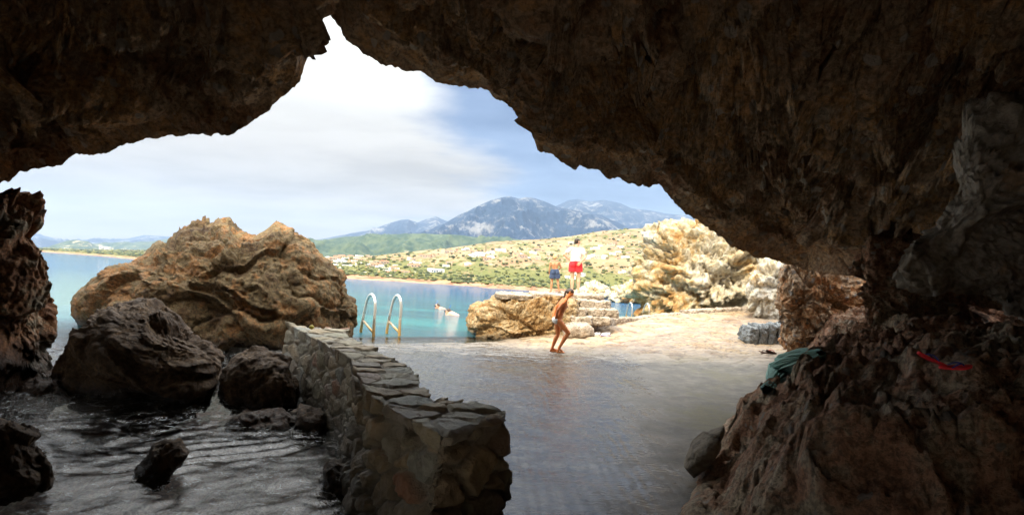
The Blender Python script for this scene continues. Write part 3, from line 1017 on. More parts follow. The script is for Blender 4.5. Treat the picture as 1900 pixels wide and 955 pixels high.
o = rock('rock_buttress', bt, (1550, 580), 12.6, 1.2, (0.14, 0.28, 0.10, 0.055), M['buttress'], 7, 71.0, 2.8)
tag(o, 'orange pebbly rock buttress under the right end of the cave roof', 'rock')
o = rock('hanging_rock', [(1684, 500), (1690, 465), (1730, 430), (1790, 360), (1780, 300), (1800, 220), (1990, 190), (2120, 300), (2100, 560), (1980, 600), (1900, 582), (1830, 560), (1760, 545), (1700, 520)], (1900, 430), 5.6, 0.6,
         (0.25, 0.34, 0.10, 0.035), M['hangrock'], 7, 78.0, 3.0)
tag(o, 'smooth grey brown rock hanging from the dark right wall of the cave', 'rock')
o = rock('rock_wall', [(1590, 490), (1610, 440), (1700, 400), (2100, 400), (2150, 720), (1700, 720), (1610, 660)], (1850, 560), 9.3, 0.9, (0.2, 0.35, 0.12, 0.06), M['pile'], 7, 99.0, 4.0)
tag(o, 'dark rock wall closing the cave behind the right rock slope', 'rock')
# rocks of the far shore seen beyond the terrace
for poly, c, d, lab in [
        ([(1133, 556), (1140, 535), (1160, 524), (1190, 520), (1215, 535), (1220, 562), (1180, 566), (1140, 562)], (1175, 548), 62, 'grey and rust shore rock just left of the pale cliff'),
        ([(1060, 548), (1075, 534), (1100, 526), (1125, 534), (1140, 552), (1100, 558), (1065, 556)], (1100, 546), 75, 'low red shore rock beyond the steps, right of the man')]:
    o = rock('shore_rock', poly, c, d, 3.0, (0.3, 0.6, 0.22, 0.12), M['cliff'], 6, 80 + d)
    tag(o, lab, 'rock', 'rocks along the far shore')

# rock pile of the right foreground
gx = np.arange(0.9, 9.5, 0.022)
gy = np.concatenate([np.arange(1.0, 12.5, 0.024)])
X, Y = np.meshgrid(gx, gy, indexing='ij')
x, y = X.ravel(), Y.ravel()


def pile_h(x, y):
    xb = np.interp(y, [1, 2.6, 3.4, 4.1, 5.3, 6.3, 7.5, 9.0, 10.5, 12.5], [1.7, 1.5, 1.32, 1.42, 1.95, 2.45, 3.2, 4.4, 5.3, 6.5])
    s = x - xb
    top = np.interp(y, [1, 3.2, 5, 7, 9, 12], [1.0, 1.12, 1.0, 0.85, 0.95, 1.5])
    h = top * sstep(s, -0.02, 1.25) + 0.20 * np.clip(s - 1.2, 0, 9)
    crest = sstep(y, 2.3 - 0.05 * s, 3.35)
    return h * crest * 1.0 + (1 - crest) * 0.25 * h, s


h, s = pile_h(x, y)
pp = np.stack([x, y, h], 1)
dd = rock_disp(pp, (0.20, 0.26, 0.11, 0.055), 90.0)
h2 = h + (dd - dd.mean()) * sstep(s, 0.0, 0.5) + 0.05 * sstep(s, 0, .1)
h2 = np.where(s < 0, -0.3, h2)
pile_o = mesh_np('rock_slope', np.stack([x + 0.10 * perlin(pp * 3.1), y + 0.10 * perlin(pp * 3.1 + 40), h2], 1), grid_faces(len(gx), len(gy)), M['pile'], loc=(3, 4, 0))
tag(pile_o, 'reddish brown rock slope rising from the terrace in the right foreground', 'rock')
pile_grid = h2.reshape(len(gx), len(gy))


def pile_at(px_, py_):
    i = int(np.clip((px_ - gx[0]) / 0.022, 2, len(gx) - 3))
    j = int(np.clip((py_ - gy[0]) / 0.024, 2, len(gy) - 3))
    return float(pile_grid[i - 2:i + 3, j - 2:j + 3].mean()), float(pile_grid[i - 2:i + 3, j - 2:j + 3].max())


o = rock('rock', [(1268, 860), (1285, 825), (1320, 795), (1348, 787), (1350, 800), (1335, 830), (1315, 860), (1285, 882)], (1308, 835), 4.9, 0.3, (0.02, 0.06, 0.01, 0.006), M['greyslab'], 5, 95.0)
tag(o, 'olive grey flat sided stone leaning on the foot of the right rock slope', 'rock')

# ------------------------------------------------------------------ rubble wall
# stations along the wall: (left top edge, right top edge)
st = [(P(530, 600, 11.2), P(640, 612, 11.4)), (P(546, 607, 10.5), P(650, 623, 10.4)), (P(600, 634, 8.9), P(700, 650, 8.8)), (P(654, 665, 7.3), P(768, 690, 7.5)), (P(672, 700, 6.2), P(790, 722, 6.3)),
      (P(692, 742, 5.3), P(835, 742, 5.6)), (P(740, 770, 4.75), P(880, 752, 5.2)), (P(818, 803, 4.25), P(940, 765, 4.75))]
WT = 0.80
Lp = np.array([[q.x, q.y] for q, r in st])
Rp = np.array([[r.x, r.y] for q, r in st])
cum = np.concatenate([[0], np.cumsum(np.linalg.norm(np.diff((Lp + Rp) / 2, axis=0), axis=1))])
# recompute the plan from the top height WT so that the edges project right
def top_xy(u, v):
    g = G(u, v, WT)
    return (g.x, g.y)
Lp = np.array([top_xy(*q) for q in [(536, 602), (548, 608), (600, 636), (654, 668), (668, 698), (700, 742), (756, 774), (820, 806)]])
Rp = np.array([top_xy(*q) for q in [(640, 612), (652, 625), (706, 655), (770, 692), (780, 712), (802, 737), (868, 750), (940, 766)]])
ns = 560
ss = np.linspace(0, cum[-1], ns)
L = np.stack([np.interp(ss, cum, Lp[:, i]) for i in (0, 1)], 1)
Rr = np.stack([np.interp(ss, cum, Rp[:, i]) for i in (0, 1)], 1)
prof = []
na, nb, nc = 70, 55, 60
for i in range(na):
    prof.append((0, i / (na - 1)))
for i in range(1, nb):
    prof.append((1, i / nb))
for i in range(nc):
    prof.append((2, i / (nc - 1)))
vv, nn_ = [], []
BOT = -0.65
for side, f in prof:
    if side == 0:
        zc = BOT + (WT - BOT) * f
        out_dir = (L - Rr) / (np.linalg.norm(L - Rr, axis=1)[:, None])
        q = L + out_dir * (0.16 * (1 - f))
        n_ = np.concatenate([out_dir, np.full((ns, 1), 0.0)], 1)
        if f > 0.95:
            n_[:, 2] = 0.7
    elif side == 1:
        zc = WT
        q = L + (Rr - L) * f
        n_ = np.tile(V(0, 0, 1), (ns, 1))
    else:
        zc = WT + (BOT - WT) * f
        out_dir = (Rr - L) / (np.linalg.norm(L - Rr, axis=1)[:, None])
        q = Rr + out_dir * (0.06 * f)
        n_ = np.concatenate([out_dir, np.full((ns, 1), 0.0)], 1)
        if f < 0.05:
            n_[:, 2] = 0.7
    vv.append(np.concatenate([q, np.full((ns, 1), zc)], 1))
    nn_.append(n_)
vv = np.stack(vv, 1)
nn_ = np.stack(nn_, 1)
# end cap facing the camera: shrink rings to the middle of the last section
npf = len(prof)
last = vv[-1]
tdir = np.array([*(((Lp[-1] + Rp[-1]) - (Lp[-2] + Rp[-2])) / 2), 0])
tdir /= np.linalg.norm(tdir)
cen = np.array([*((Lp[-1] + Rp[-1]) / 2), 0.1])
capn = 46
caps, capnn = [], []
for k in range(1, capn + 1):
    s_ = 1 - k / capn
    q = cen + (last - cen) * s_
    caps.append(q + tdir * 0.03)
    capnn.append(np.tile(tdir, (npf, 1)))
vv = np.concatenate([vv, np.stack(caps)], 0)
nn_ = np.concatenate([nn_, np.stack(capnn)], 0)
shape = vv.shape
p3 = vv.reshape(-1, 3)
nrm3 = nn_.reshape(-1, 3)
qq = p3 * V(3.3, 3.3, 5.6) + 0.35 * np.stack([perlin(p3 * 2.5), perlin(p3 * 2.5 + 9), perlin(p3 * 2.5 + 21)], 1)
f1, f2, cid = worley(qq)
edge = sstep(f2 - f1, 0.03, 0.17)
tilt = (_rv[cid, 0] - 0.5)[:, None] * (qq - np.floor(qq) - 0.5)
dd = 0.065 * edge - 0.045 + 0.055 * (_rv[cid, 3] - 0.5) * edge + 0.03 * tilt.sum(1) * edge + 0.016 * fbm(p3 * 9, 4, 0.6) + 0.05 * fbm(p3 * 1.1, 3)
istop = (nrm3[:, 2] > 0.9)
dd = np.where(istop, dd * 0.42 + 0.01 * fbm(p3 * 3, 4, .6), dd)
p3 = p3 + nrm3 * dd[:, None]
wall = mesh_np('stone_wall', p3, grid_faces(shape[0], shape[1]), None, loc=(-1, 6, 0))
attr(wall, 'cell', _rv[cid, 1])
attr(wall, 'edge', edge)
tag(wall, 'low rubble stone wall running from the big boulder to the foreground', 'wall')
m, t, b, out = new_mat('rubble_wall')
p = geo_pos(t)
ca = N(t, 'ShaderNodeAttribute', attribute_name='cell')
ea = N(t, 'ShaderNodeAttribute', attribute_name='edge')
n2 = noise_n(t, p, 6.0, 8, 0.7)
n3 = noise_n(t, p, 28.0, 5, 0.7)
c = ramp(t, ca.outputs['Fac'], [(0.0, (0.34, 0.28, 0.19)), (0.22, (0.54, 0.43, 0.27)), (0.42, (0.42, 0.40, 0.29)), (0.58, (0.62, 0.50, 0.33)), (0.72, (0.40, 0.42, 0.36)), (0.86, (0.50, 0.25, 0.14)), (0.90, (0.60, 0.50, 0.35)), (1.0, (0.50, 0.39, 0.22))])
c = mixc(t, smooth(t, n2, 0.3, 0.6), mixc(t, 0.4, c, (0.07, 0.055, 0.04)), c)
c = mixc(t, math_n(t, 'SUBTRACT', 1.0, ea.outputs['Fac']), c, mixc(t, n3, (0.30, 0.27, 0.21), (0.44, 0.40, 0.32)))
n1 = noise_n(t, p, 1.5, 6, 0.65)
c = mixc(t, math_n(t, 'MULTIPLY', smooth(t, n1, 0.56, 0.66), 0.4), c, (0.16, 0.17, 0.06))
sz = N(t, 'ShaderNodeSeparateXYZ')
t.links.new(p, sz.inputs[0])
w = math_n(t, 'SUBTRACT', 1.0, smooth(t, math_n(t, 'ADD', sz.outputs[2], math_n(t, 'MULTIPLY', n1, -0.5)), -0.2, 0.38))
c = mixc(t, w, c, mixc(t, 0.68, c, (0.015, 0.015, 0.014)))
t.links.new(c, b.inputs['Base Color'])
t.links.new(math_n(t, 'SUBTRACT', math_n(t, 'ADD', 0.48, math_n(t, 'MULTIPLY', n3, 0.3)), math_n(t, 'MULTIPLY', w, 0.25)), b.inputs['Roughness'])
t.links.new(bump(t, math_n(t, 'ADD', n2, math_n(t, 'MULTIPLY', n3, 0.6)), 1.0, 0.035), b.inputs['Normal'])
wall.data.materials.append(m)

# ------------------------------------------------------------------ haze
hb = bmesh.new()
bmesh.ops.create_cube(hb, size=1)
m = bpy.data.materials.new('sea_haze')
m.use_nodes = True
t = m.node_tree
t.nodes.clear()
out = t.nodes.new('ShaderNodeOutputMaterial')
pv = t.nodes.new('ShaderNodeVolumePrincipled')
pv.inputs['Color'].default_value = (0.48, 0.64, 0.90, 1)
pv.inputs['Density'].default_value = 0.00022
pv.inputs['Anisotropy'].default_value = 0.0
t.links.new(pv.outputs[0], out.inputs['Volume'])
hz_o = bm_obj('haze', hb, m, smoothf=False)
hz_o.scale = (9000, 4400, 367)
hz_o.location = (0, 1600, 183.5 - 7.1)
tag(hz_o, kind='stuff')
#@@OBJECTS@@

# ------------------------------------------------------------------ tubes and ladders
def tube(bm, pts, r, seg=10, caps=True):
    pts = [Vector(p) for p in pts]
    rr = r if isinstance(r, (list, tuple)) else [r] * len(pts)
    rings = []
    prev = None
    for i, p in enumerate(pts):
        tdir = (pts[min(i + 1, len(pts) - 1)] - pts[max(i - 1, 0)]).normalized()
        ref = prev if prev is not None else (Vector((0, 0, 1)) if abs(tdir.z) < 0.9 else Vector((1, 0, 0)))
        a_ = ref - tdir * ref.dot(tdir)
        if a_.length < 1e-5:
            a_ = tdir.orthogonal()
        a_.normalize()
        prev = a_
        b_ = tdir.cross(a_)
        rings.append([bm.verts.new(p + (a_ * math.cos(2 * math.pi * k / seg) + b_ * math.sin(2 * math.pi * k / seg)) * rr[i]) for k in range(seg)])
    for i in range(len(rings) - 1):
        for k in range(seg):
            bm.faces.new((rings[i][k], rings[i][(k + 1) % seg], rings[i + 1][(k + 1) % seg], rings[i + 1][k]))
    if caps:
        bm.faces.new(rings[0][::-1])
        bm.faces.new(rings[-1])


def catmull(pts, n=8):
    pts = [Vector(p) for p in pts]
    q = [pts[0] * 2 - pts[1]] + pts + [pts[-1] * 2 - pts[-2]]
    o_ = []
    for i in range(1, len(q) - 2):
        for k in range(n):
            s_ = k / n
            a_, b_, c_, d_ = q[i - 1], q[i], q[i + 1], q[i + 2]
            o_.append(0.5 * ((2 * b_) + (c_ - a_) * s_ + (2 * a_ - 5 * b_ + 4 * c_ - d_) * s_ ** 2 + (3 * b_ - a_ - 3 * c_ + d_) * s_ ** 3))
    o_.append(pts[-1])
    return o_


m, t, b, out = new_mat('steel_tube')
p = N(t, 'ShaderNodeTexCoord').outputs['Object']
sz = N(t, 'ShaderNodeSeparateXYZ')
t.links.new(p, sz.inputs[0])
n = noise_n(t, p, 9, 5, 0.6)
w = math_n(t, 'SUBTRACT', 1.0, smooth(t, math_n(t, 'ADD', sz.outputs[2], math_n(t, 'MULTIPLY', n, 0.4)), 0.35, 0.95))
t.links.new(mixc(t, w, (0.66, 0.67, 0.66), (0.46, 0.27, 0.08)), b.inputs['Base Color'])
b.inputs['Metallic'].default_value = 0.6
t.links.new(math_n(t, 'ADD', 0.22, math_n(t, 'MULTIPLY', w, 0.35)), b.inputs['Roughness'])
M['metal'] = m


def ladder(name, label, pairs, height, r, base_z):
    """pairs: [(slab foot xyz, sea foot xyz)] per handrail"""
    c0 = Vector(pairs[0][0])
    e = empty(name, (c0.x, c0.y, base_z))
    tag(e, label, 'ladder', 'ladders into the sea')
    for a_, s_ in pairs:
        a_, s_ = Vector(a_) - c0, Vector(s_) - c0
        a_.z = -0.08
        s_.z = -1.3
        d_ = Vector((s_.x - a_.x, s_.y - a_.y, 0))
        s0 = Vector((s_.x, s_.y, 0))
        a0 = Vector((a_.x, a_.y, 0))
        pts = [a_, a0 + d_ * 0.03 + Vector((0, 0, height * .35)), a0 + d_ * 0.02 + Vector((0, 0, height * .74)), a0 + d_ * 0.13 + Vector((0, 0, height * .93)), a0 + d_ * 0.33 + Vector((0, 0, height)),
               a0 + d_ * 0.56 + Vector((0, 0, height * .93)), a0 + d_ * 0.72 + Vector((0, 0, height * .74)), a0 + d_ * 0.88 + Vector((0, 0, height * .38)), s0, s0 + d_ * 0.12 + Vector((0, 0, -1.2))]
        bm = bmesh.new()
        tube(bm, catmull(pts, 7), r, 12)
        h_ = bm_obj('handrail', bm, M['metal'], e)
        bm = bmesh.new()
        tube(bm, [a0 + d_ * 0.02 + Vector((0, 0, height * .13)), a0 + d_ * 0.90 + Vector((0, 0, height * .36))], r * 0.8, 10)
        bm_obj('brace', bm, M['metal'], h_)
    for k in range(3):
        q0 = Vector(pairs[0][1]) - c0
        q1 = Vector(pairs[1][1]) - c0
        q0.z = q1.z = -0.35 - 0.3 * k
        bm = bmesh.new()
        tube(bm, [q0, q1], r, 10)
        bm_obj('rung', bm, M['metal'], e)
    return e


g1, g2 = G(693, 627, -0.1), G(669, 619, -0.1)
g3, g4 = G(741, 626, -0.1), G(717, 621, -0.1)
ladder('pool_ladder', 'pair of tall steel handrail loops at the wet terrace edge left of the golden rock', [(g1, g2), (g3, g4)], 1.17, 0.04, -0.12)
q = [P(1172, 592, 20.6), P(1160, 590, 21.2), P(1204, 590, 20.9), P(1190, 588, 21.5)]
ladder('pool_ladder', 'small steel ladder loops half hidden behind the stone kerb near the pale cliff', [(q[0], q[1]), (q[2], q[3])], 0.80, 0.022, 0.32)

# ------------------------------------------------------------------ steps, kerbs
def block_mesh(c, size, rz, seed, amp=0.03, n=16):
    """a rough hewn stone block as displaced rounded box, returned as verts and faces"""
    v_, f_ = ico(5)
    k = (np.abs(v_) ** 9).sum(1) ** (-1 / 9)
    q_ = v_ * k[:, None] * np.array(size) / 2
    dd_ = 1.5 * amp * (fbm(q_ * 3.5 + seed, 4, 0.6, ridge=True) + 0.5 * fbm(q_ * 12 + seed, 3))
    f1_, f2_, cid_ = worley(q_ * 3.3 + seed)
    dd_ += amp * (0.5 - f1_) + amp * 1.6 * worley.facet
    q_ = q_ + v_ * dd_[:, None]
    co, si = math.cos(rz), math.sin(rz)
    r_ = np.stack([q_[:, 0] * co - q_[:, 1] * si, q_[:, 0] * si + q_[:, 1] * co, q_[:, 2]], 1)
    return r_ + np.array(c), f_


root = empty('stone_steps', P(1090, 600, 16.3))
tag(root, 'pale stone steps climbing from the terrace to the top of the golden rock platform', 'steps')
bpy.context.view_layer.update()


def step_block(u0, u1, vt, vb, d, depth, seed, parent, name, mat, rz=0.0):
    a_, b_ = P(u0, vt, d), P(u1, vt, d)
    zt = (a_.z + b_.z) / 2
    zb = P((u0 + u1) / 2, vb, d).z
    c = ((a_.x + b_.x) / 2, d + depth / 2, (zt + zb) / 2)
    vv_, ff_ = block_mesh((0, 0, 0), (b_.x - a_.x, depth, zt - zb), rz, seed)
    o_ = mesh_np(name, vv_, ff_, mat)
    o_.location = c
    if parent is not None:
        o_.parent = parent
        o_.matrix_parent_inverse = Matrix.Translation(-parent.location)
    return o_


for i, (u0, u1, vt, vb, d, dep) in enumerate([(918, 990, 546, 556, 16.0, 3.0), (986, 1050, 545, 557, 16.1, 3.0), (1046, 1122, 545, 558, 16.7, 2.6), (1040, 1076, 556, 574, 16.3, 1.3), (1074, 1136, 557, 574, 16.35, 1.5),
                                             (1046, 1090, 572, 588, 15.9, 1.2), (1088, 1150, 573, 589, 16.0, 1.5), (1056, 1100, 587, 603, 15.6, 1.0), (1096, 1135, 588, 604, 15.75, 1.3)]):
    step_block(u0, u1, vt, vb, d, dep, 3.0 * i, root, 'platform_slab' if i < 3 else 'step', M['step'])
# kerb of single stones from the steps along the sea edge
random.seed(5)
kerbs = [(1092, 591, 16.4), (1130, 589.5, 17.6), (1166, 589, 18.8), (1205, 588.5, 20.2), (1250, 584, 21.2), (1300, 581, 22.0), (1350, 577, 22.7), (1400, 573, 23.4), (1440, 571, 24)]
kr = empty('stone_kerb', P(1110, 604, 16.6))
tag(kr, 'low kerb of rough stones along the sea edge from the steps to the pale cliff', 'kerb')
kp = [P(*k) for k in kerbs]
tot = []
for a_, b_ in zip(kp[:-1], kp[1:]):
    L_ = (b_ - a_).length
    nst = max(2, int(L_ / 0.42))
    for k in range(nst):
        tot.append((a_.lerp(b_, (k + .5) / nst), L_ / nst, math.atan2(b_.y - a_.y, b_.x - a_.x)))
for i, (c, ln, rz) in enumerate(tot):
    zb = float(zs(c.x, c.y)) - 0.12
    zt = c.z + random.uniform(-.02, .02) if i < 14 else float(zs(c.x, c.y)) + 0.12
    vv_, ff_ = block_mesh((0, 0, 0), (ln * random.uniform(.92, 1.05), random.uniform(.36, .5), max(.2, zt - zb)), rz, 7.7 * i, 0.02)
    o_ = mesh_np('kerb_stone', vv_, ff_, M['step'])
    o_.location = (c.x, c.y + .1, (zt + zb) / 2)
    o_.parent = kr
    o_.matrix_parent_inverse = Matrix.Translation(-kr.location)
kr2 = empty('stone_kerb', P(1415, 628, 14.6))
tag(kr2, 'short blue grey kerb of cut stones in the shade beside the orange buttress', 'kerb')
for i, (u0, u1, vt, vb) in enumerate([(1392, 1410, 607, 642), (1410, 1428, 604, 642), (1428, 1446, 603, 643), (1446, 1466, 602, 643)]):
    step_block(u0, u1, vt, vb, 14.6, 0.8, 50 + i * 4.1, kr2, 'kerb_stone', M['kerb'])

# ------------------------------------------------------------------ people
def skin_mat(name, col, red):
    m, t, b, out = new_mat(name)
    p = N(t, 'ShaderNodeTexCoord').outputs['Object']
    n_ = noise_n(t, p, 11, 5, 0.6)
    t.links.new(mixc(t, n_, col, red), b.inputs['Base Color'])
    b.inputs['Roughness'].default_value = 0.5
    b.inputs['Subsurface Weight'].default_value = 0.08
    b.inputs['Subsurface Scale'].default_value = 0.02
    return m


M['skin_tan'] = skin_mat('tanned_skin', (0.46, 0.13, 0.035), (0.58, 0.20, 0.06))
M['skin_fair'] = skin_mat('fair_skin', (0.58, 0.33, 0.21), (0.66, 0.40, 0.27))
M['skin_mid'] = skin_mat('sun_browned_skin', (0.40, 0.19, 0.09), (0.48, 0.25, 0.13))
M['hair_dark'] = plain('dark_brown_hair', (0.035, 0.02, 0.013), 0.45, var=0.4, scale=60, bumpd=0.004)
M['hair_fair'] = plain('blond_hair', (0.55, 0.38, 0.17), 0.5, var=0.25, scale=60, bumpd=0.004)
M['red'] = plain('red_cloth', (0.62, 0.02, 0.03), 0.8, var=0.2, scale=8, bumpd=0.01)
M['blue'] = plain('blue_cloth', (0.035, 0.06, 0.13), 0.8, var=0.45, scale=16, bumpd=0.01)
M['white'] = plain('white_cloth', (0.62, 0.62, 0.61), 0.85, var=0.05, scale=9, bumpd=0.008)
M['bikini'] = plain('bikini_cloth', (0.10, 0.035, 0.03), 0.7, var=0.7, scale=60)
M['eye'] = plain('eye', (0.05, 0.03, 0.02), 0.2)
M['black_rubber'] = plain('black_rubber', (0.015, 0.017, 0.02), 0.4)
M['glass'] = plain('mask_glass', (0.08, 0.10, 0.12), 0.08)


def cap(bm, p_, q_, r1, r2):
    p_, q_ = Vector(p_), Vector(q_)
    d_ = q_ - p_
    if d_.length < 1e-5:
        d_ = Vector((0, 0, 1e-4))
    n_ = 7
    pts, rad = [], []
    dn = d_.normalized()
    for k in range(n_):
        a_ = math.pi / 2 * (1 - k / n_)
        pts.append(p_ - dn * r1 * math.sin(a_) * 0.999)
        rad.append(max(0.0006, r1 * math.cos(a_)))
    for k in range(6):
        pts.append(p_.lerp(q_, k / 5))
        rad.append(r1 + (r2 - r1) * k / 5)
    for k in range(1, n_ + 1):
        a_ = math.pi / 2 * k / n_
        pts.append(q_ + dn * r2 * math.sin(a_) * 0.999)
        rad.append(max(0.0006, r2 * math.cos(a_)))
    tube(bm, pts, rad, 14)


def ell(bm, c, s_, rot=None):
    mm = Matrix.Translation(Vector(c)) @ (rot.to_matrix().to_4x4() if rot is not None else Matrix.Identity(4)) @ Matrix.Diagonal((*s_, 1))
    bmesh.ops.create_icosphere(bm, subdivisions=3, radius=1, matrix=mm)


def fuse(name, bm, mat, parent, voxel, sm=4, noise_amp=0):
    o_ = bm_obj(name, bm, mat, parent)
    r_ = o_.modifiers.new('remesh', 'REMESH')
    r_.mode = 'VOXEL'
    r_.voxel_size = voxel
    r_.use_smooth_shade = True
    s_ = o_.modifiers.new('smooth', 'SMOOTH')
    s_.iterations = sm
    s_.factor = 0.5
    return o_


def hand(bm, wrist, tip_dir, palm_n, S, side=1, curl=0.5):
    """palm, four unequal bent fingers and a thumb from the side of the palm"""
    w_ = Vector(wrist)
    f_ = Vector(tip_dir).normalized()
    n_ = Vector(palm_n)
    n_ = (n_ - f_ * n_.dot(f_)).normalized()
    s_ = f_.cross(n_) * side
    for k in range(4):
        off = s_ * (0.033 - 0.022 * k) * S
        cap(bm, w_ + off * 0.5, w_ + f_ * 0.085 * S + off, 0.017 * S, 0.013 * S)
        ln = (0.066, 0.074, 0.069, 0.054)[k] * S
        a0 = w_ + f_ * 0.09 * S + off
        b0 = a0 + (f_ + n_ * curl * 0.5 + s_ * (0.12 - 0.09 * k)).normalized() * ln * 0.5
        c0 = b0 + (f_ + n_ * curl * 1.4 + s_ * (0.12 - 0.09 * k)).normalized() * ln * 0.5
        cap(bm, a0, b0, 0.0095 * S, 0.0088 * S)
        cap(bm, b0, c0, 0.0088 * S, 0.0075 * S)
    a0 = w_ + f_ * 0.03 * S + s_ * 0.030 * S
    b0 = a0 + (f_ * 0.7 + s_ * 0.8 + n_ * 0.3).normalized() * 0.04 * S
    c0 = b0 + (f_ + s_ * 0.25 + n_ * 0.5).normalized() * 0.033 * S
    cap(bm, a0, b0, 0.013 * S, 0.0105 * S)
    cap(bm, b0, c0, 0.0105 * S, 0.009 * S)


def human(root, J, S, skin, hairfn, child=0, voxel=0.0075, thin=1.0, female=False):
    """J: joints in local space (x right, y forward, z up). S: scale against a 1.75 m adult"""
    bm = bmesh.new()
    v_ = {k: Vector(x_) for k, x_ in J.items() if not isinstance(x_, (float, int))}
    T_ = thin * S
    pel, chest, neck, head = v_['pelvis'], v_['chest'], v_['neck'], v_['head']
    waist = pel.lerp(chest, 0.48)
    side = (v_['shR'] - v_['shL']).normalized()
    hside = (v_['hipR'] - v_['hipL']).normalized()
    for s_ in (-1, 1):
        cap(bm, pel + hside * s_ * 0.065 * T_, waist + side * s_ * 0.05 * T_, 0.108 * T_, 0.088 * T_)
        cap(bm, waist + side * s_ * 0.05 * T_, chest + side * s_ * 0.075 * T_, 0.088 * T_, 0.108 * T_)
    cap(bm, chest + side * -0.07 * T_, chest.lerp(neck, 0.75), 0.10 * T_, 0.06 * T_)
    cap(bm, chest + side * 0.07 * T_, chest.lerp(neck, 0.75), 0.10 * T_, 0.06 * T_)
    cap(bm, chest.lerp(neck, 0.6), neck.lerp(head, 0.5), 0.058 * T_, 0.050 * T_)
    for sd_ in 'LR':
        sh, el, ha = v_['sh' + sd_], v_['el' + sd_], v_['ha' + sd_]
        cap(bm, chest.lerp(neck, .72), sh, 0.050 * T_, 0.055 * T_)
        cap(bm, chest + (sh - chest) * 0.5, sh, 0.085 * T_, 0.055 * T_)
        cap(bm, sh, sh.lerp(el, .5), 0.053 * T_, 0.046 * T_)
        cap(bm, sh.lerp(el, .5), el, 0.046 * T_, 0.037 * T_)
        cap(bm, el, el.lerp(ha, .3), 0.037 * T_, 0.041 * T_)
        cap(bm, el.lerp(ha, .3), ha, 0.041 * T_, 0.026 * T_)
        fd = J.get('fd' + sd_, tuple(ha - el))
        pn = J.get('pn' + sd_, tuple(-side if sd_ == 'R' else side))
        hand(bm, ha, fd, pn, S * (0.95 if not child else 0.9), side=J.get('ts' + sd_, 1))
        hip, kn, an, toe = v_['hip' + sd_], v_['kn' + sd_], v_['an' + sd_], v_['toe' + sd_]
        mid_ = hip.lerp(kn, 0.35)
        cap(bm, hip, mid_, 0.092 * T_, 0.086 * T_)
        cap(bm, mid_, kn, 0.086 * T_, 0.055 * T_)
        back = -(toe - an)
        back.z = 0
        back.normalize()
        calf = kn.lerp(an, 0.3) + back * 0.014 * S
        cap(bm, kn, calf, 0.054 * T_, 0.059 * T_)
        cap(bm, calf, an, 0.059 * T_, 0.034 * T_)
        ft = (toe - an)
        ft.z = 0
        ft.normalize()
        heel = Vector((an.x, an.y, toe.z)) - ft * 0.035 * S
        cap(bm, an, heel + Vector((0, 0, 0.012 * S)), 0.034 * S, 0.030 * S)
        sidef = Vector((-ft.y, ft.x, 0))
        cap(bm, heel, toe - ft * 0.05 * S, 0.027 * S, 0.030 * S)
        cap(bm, an, toe - ft * 0.07 * S + Vector((0, 0, 0.018 * S)), 0.032 * S, 0.026 * S)
        for k in range(5):
            o0 = sidef * (0.030 - 0.015 * k) * S
            cap(bm, toe - ft * 0.055 * S + o0, toe + o0 - ft * 0.004 * k * S, 0.014 * S, 0.010 * S)
        gl_ = hip - J_f(J) * 0.045 * S + Vector((0, 0, 0.0))
        ell(bm, gl_, (0.085 * T_, 0.09 * T_, 0.095 * T_))
    # head: skull, jaw, nose, ears, lips
    hf = Vector(J['face']).normalized()
    up = Vector(J.get('headup', (0, 0, 1)))
    up = (up - hf * up.dot(hf)).normalized()
    hs = hf.cross(up)
    hr = S * (1.0 if not child else 1.12)
    rot = Matrix((hs, hf, up)).transposed()
    rq = rot.to_quaternion()
    def H(x_, y_, z_):
        return head + (hs * x_ + hf * y_ + up * z_) * hr
    ell(bm, H(0, -0.008, 0.022), (0.076 * hr, 0.096 * hr, 0.092 * hr), rq)
    ell(bm, H(0, 0.022, -0.045), (0.057 * hr, 0.068 * hr, 0.070 * hr), rq)
    cap(bm, H(0, 0.06, -0.095), H(0, 0.066, -0.088), 0.024 * hr, 0.02 * hr)
    cap(bm, H(0, 0.092, 0.012), H(0, 0.112, -0.022), 0.010 * hr, 0.014 * hr)
    cap(bm, H(-0.02, 0.086, -0.056), H(0.02, 0.086, -0.056), 0.0095 * hr, 0.0095 * hr)
    cap(bm, H(-0.03, 0.083, 0.026), H(0.03, 0.083, 0.026), 0.012 * hr, 0.012 * hr)
    for s_ in (-1, 1):
        cap(bm, H(0.078 * s_, -0.006, -0.016), H(0.083 * s_, -0.014, 0.018), 0.010 * hr, 0.015 * hr)
    if female:
        for s_ in (-1, 1):
            ell(bm, chest + side * s_ * 0.06 * S + J_f(J) * 0.085 * S + Vector((0, 0, -0.035 * S)), (0.05 * S, 0.045 * S, 0.05 * S))
    body = fuse('body', bm, skin, root, voxel, 3)
    for s_ in (-1, 1):
        bm = bmesh.new()
        ell(bm, H(0.030 * s_, 0.082, 0.004), (0.012 * hr, 0.008 * hr, 0.007 * hr), rq)
        bm_obj('eye', bm, M['eye'], root)
    bm = bmesh.new()
    hairfn(bm, H, hr, rq)
    return body, H


def J_f(J):
    return Vector(J.get('fwd', (0, 1, 0))).normalized()


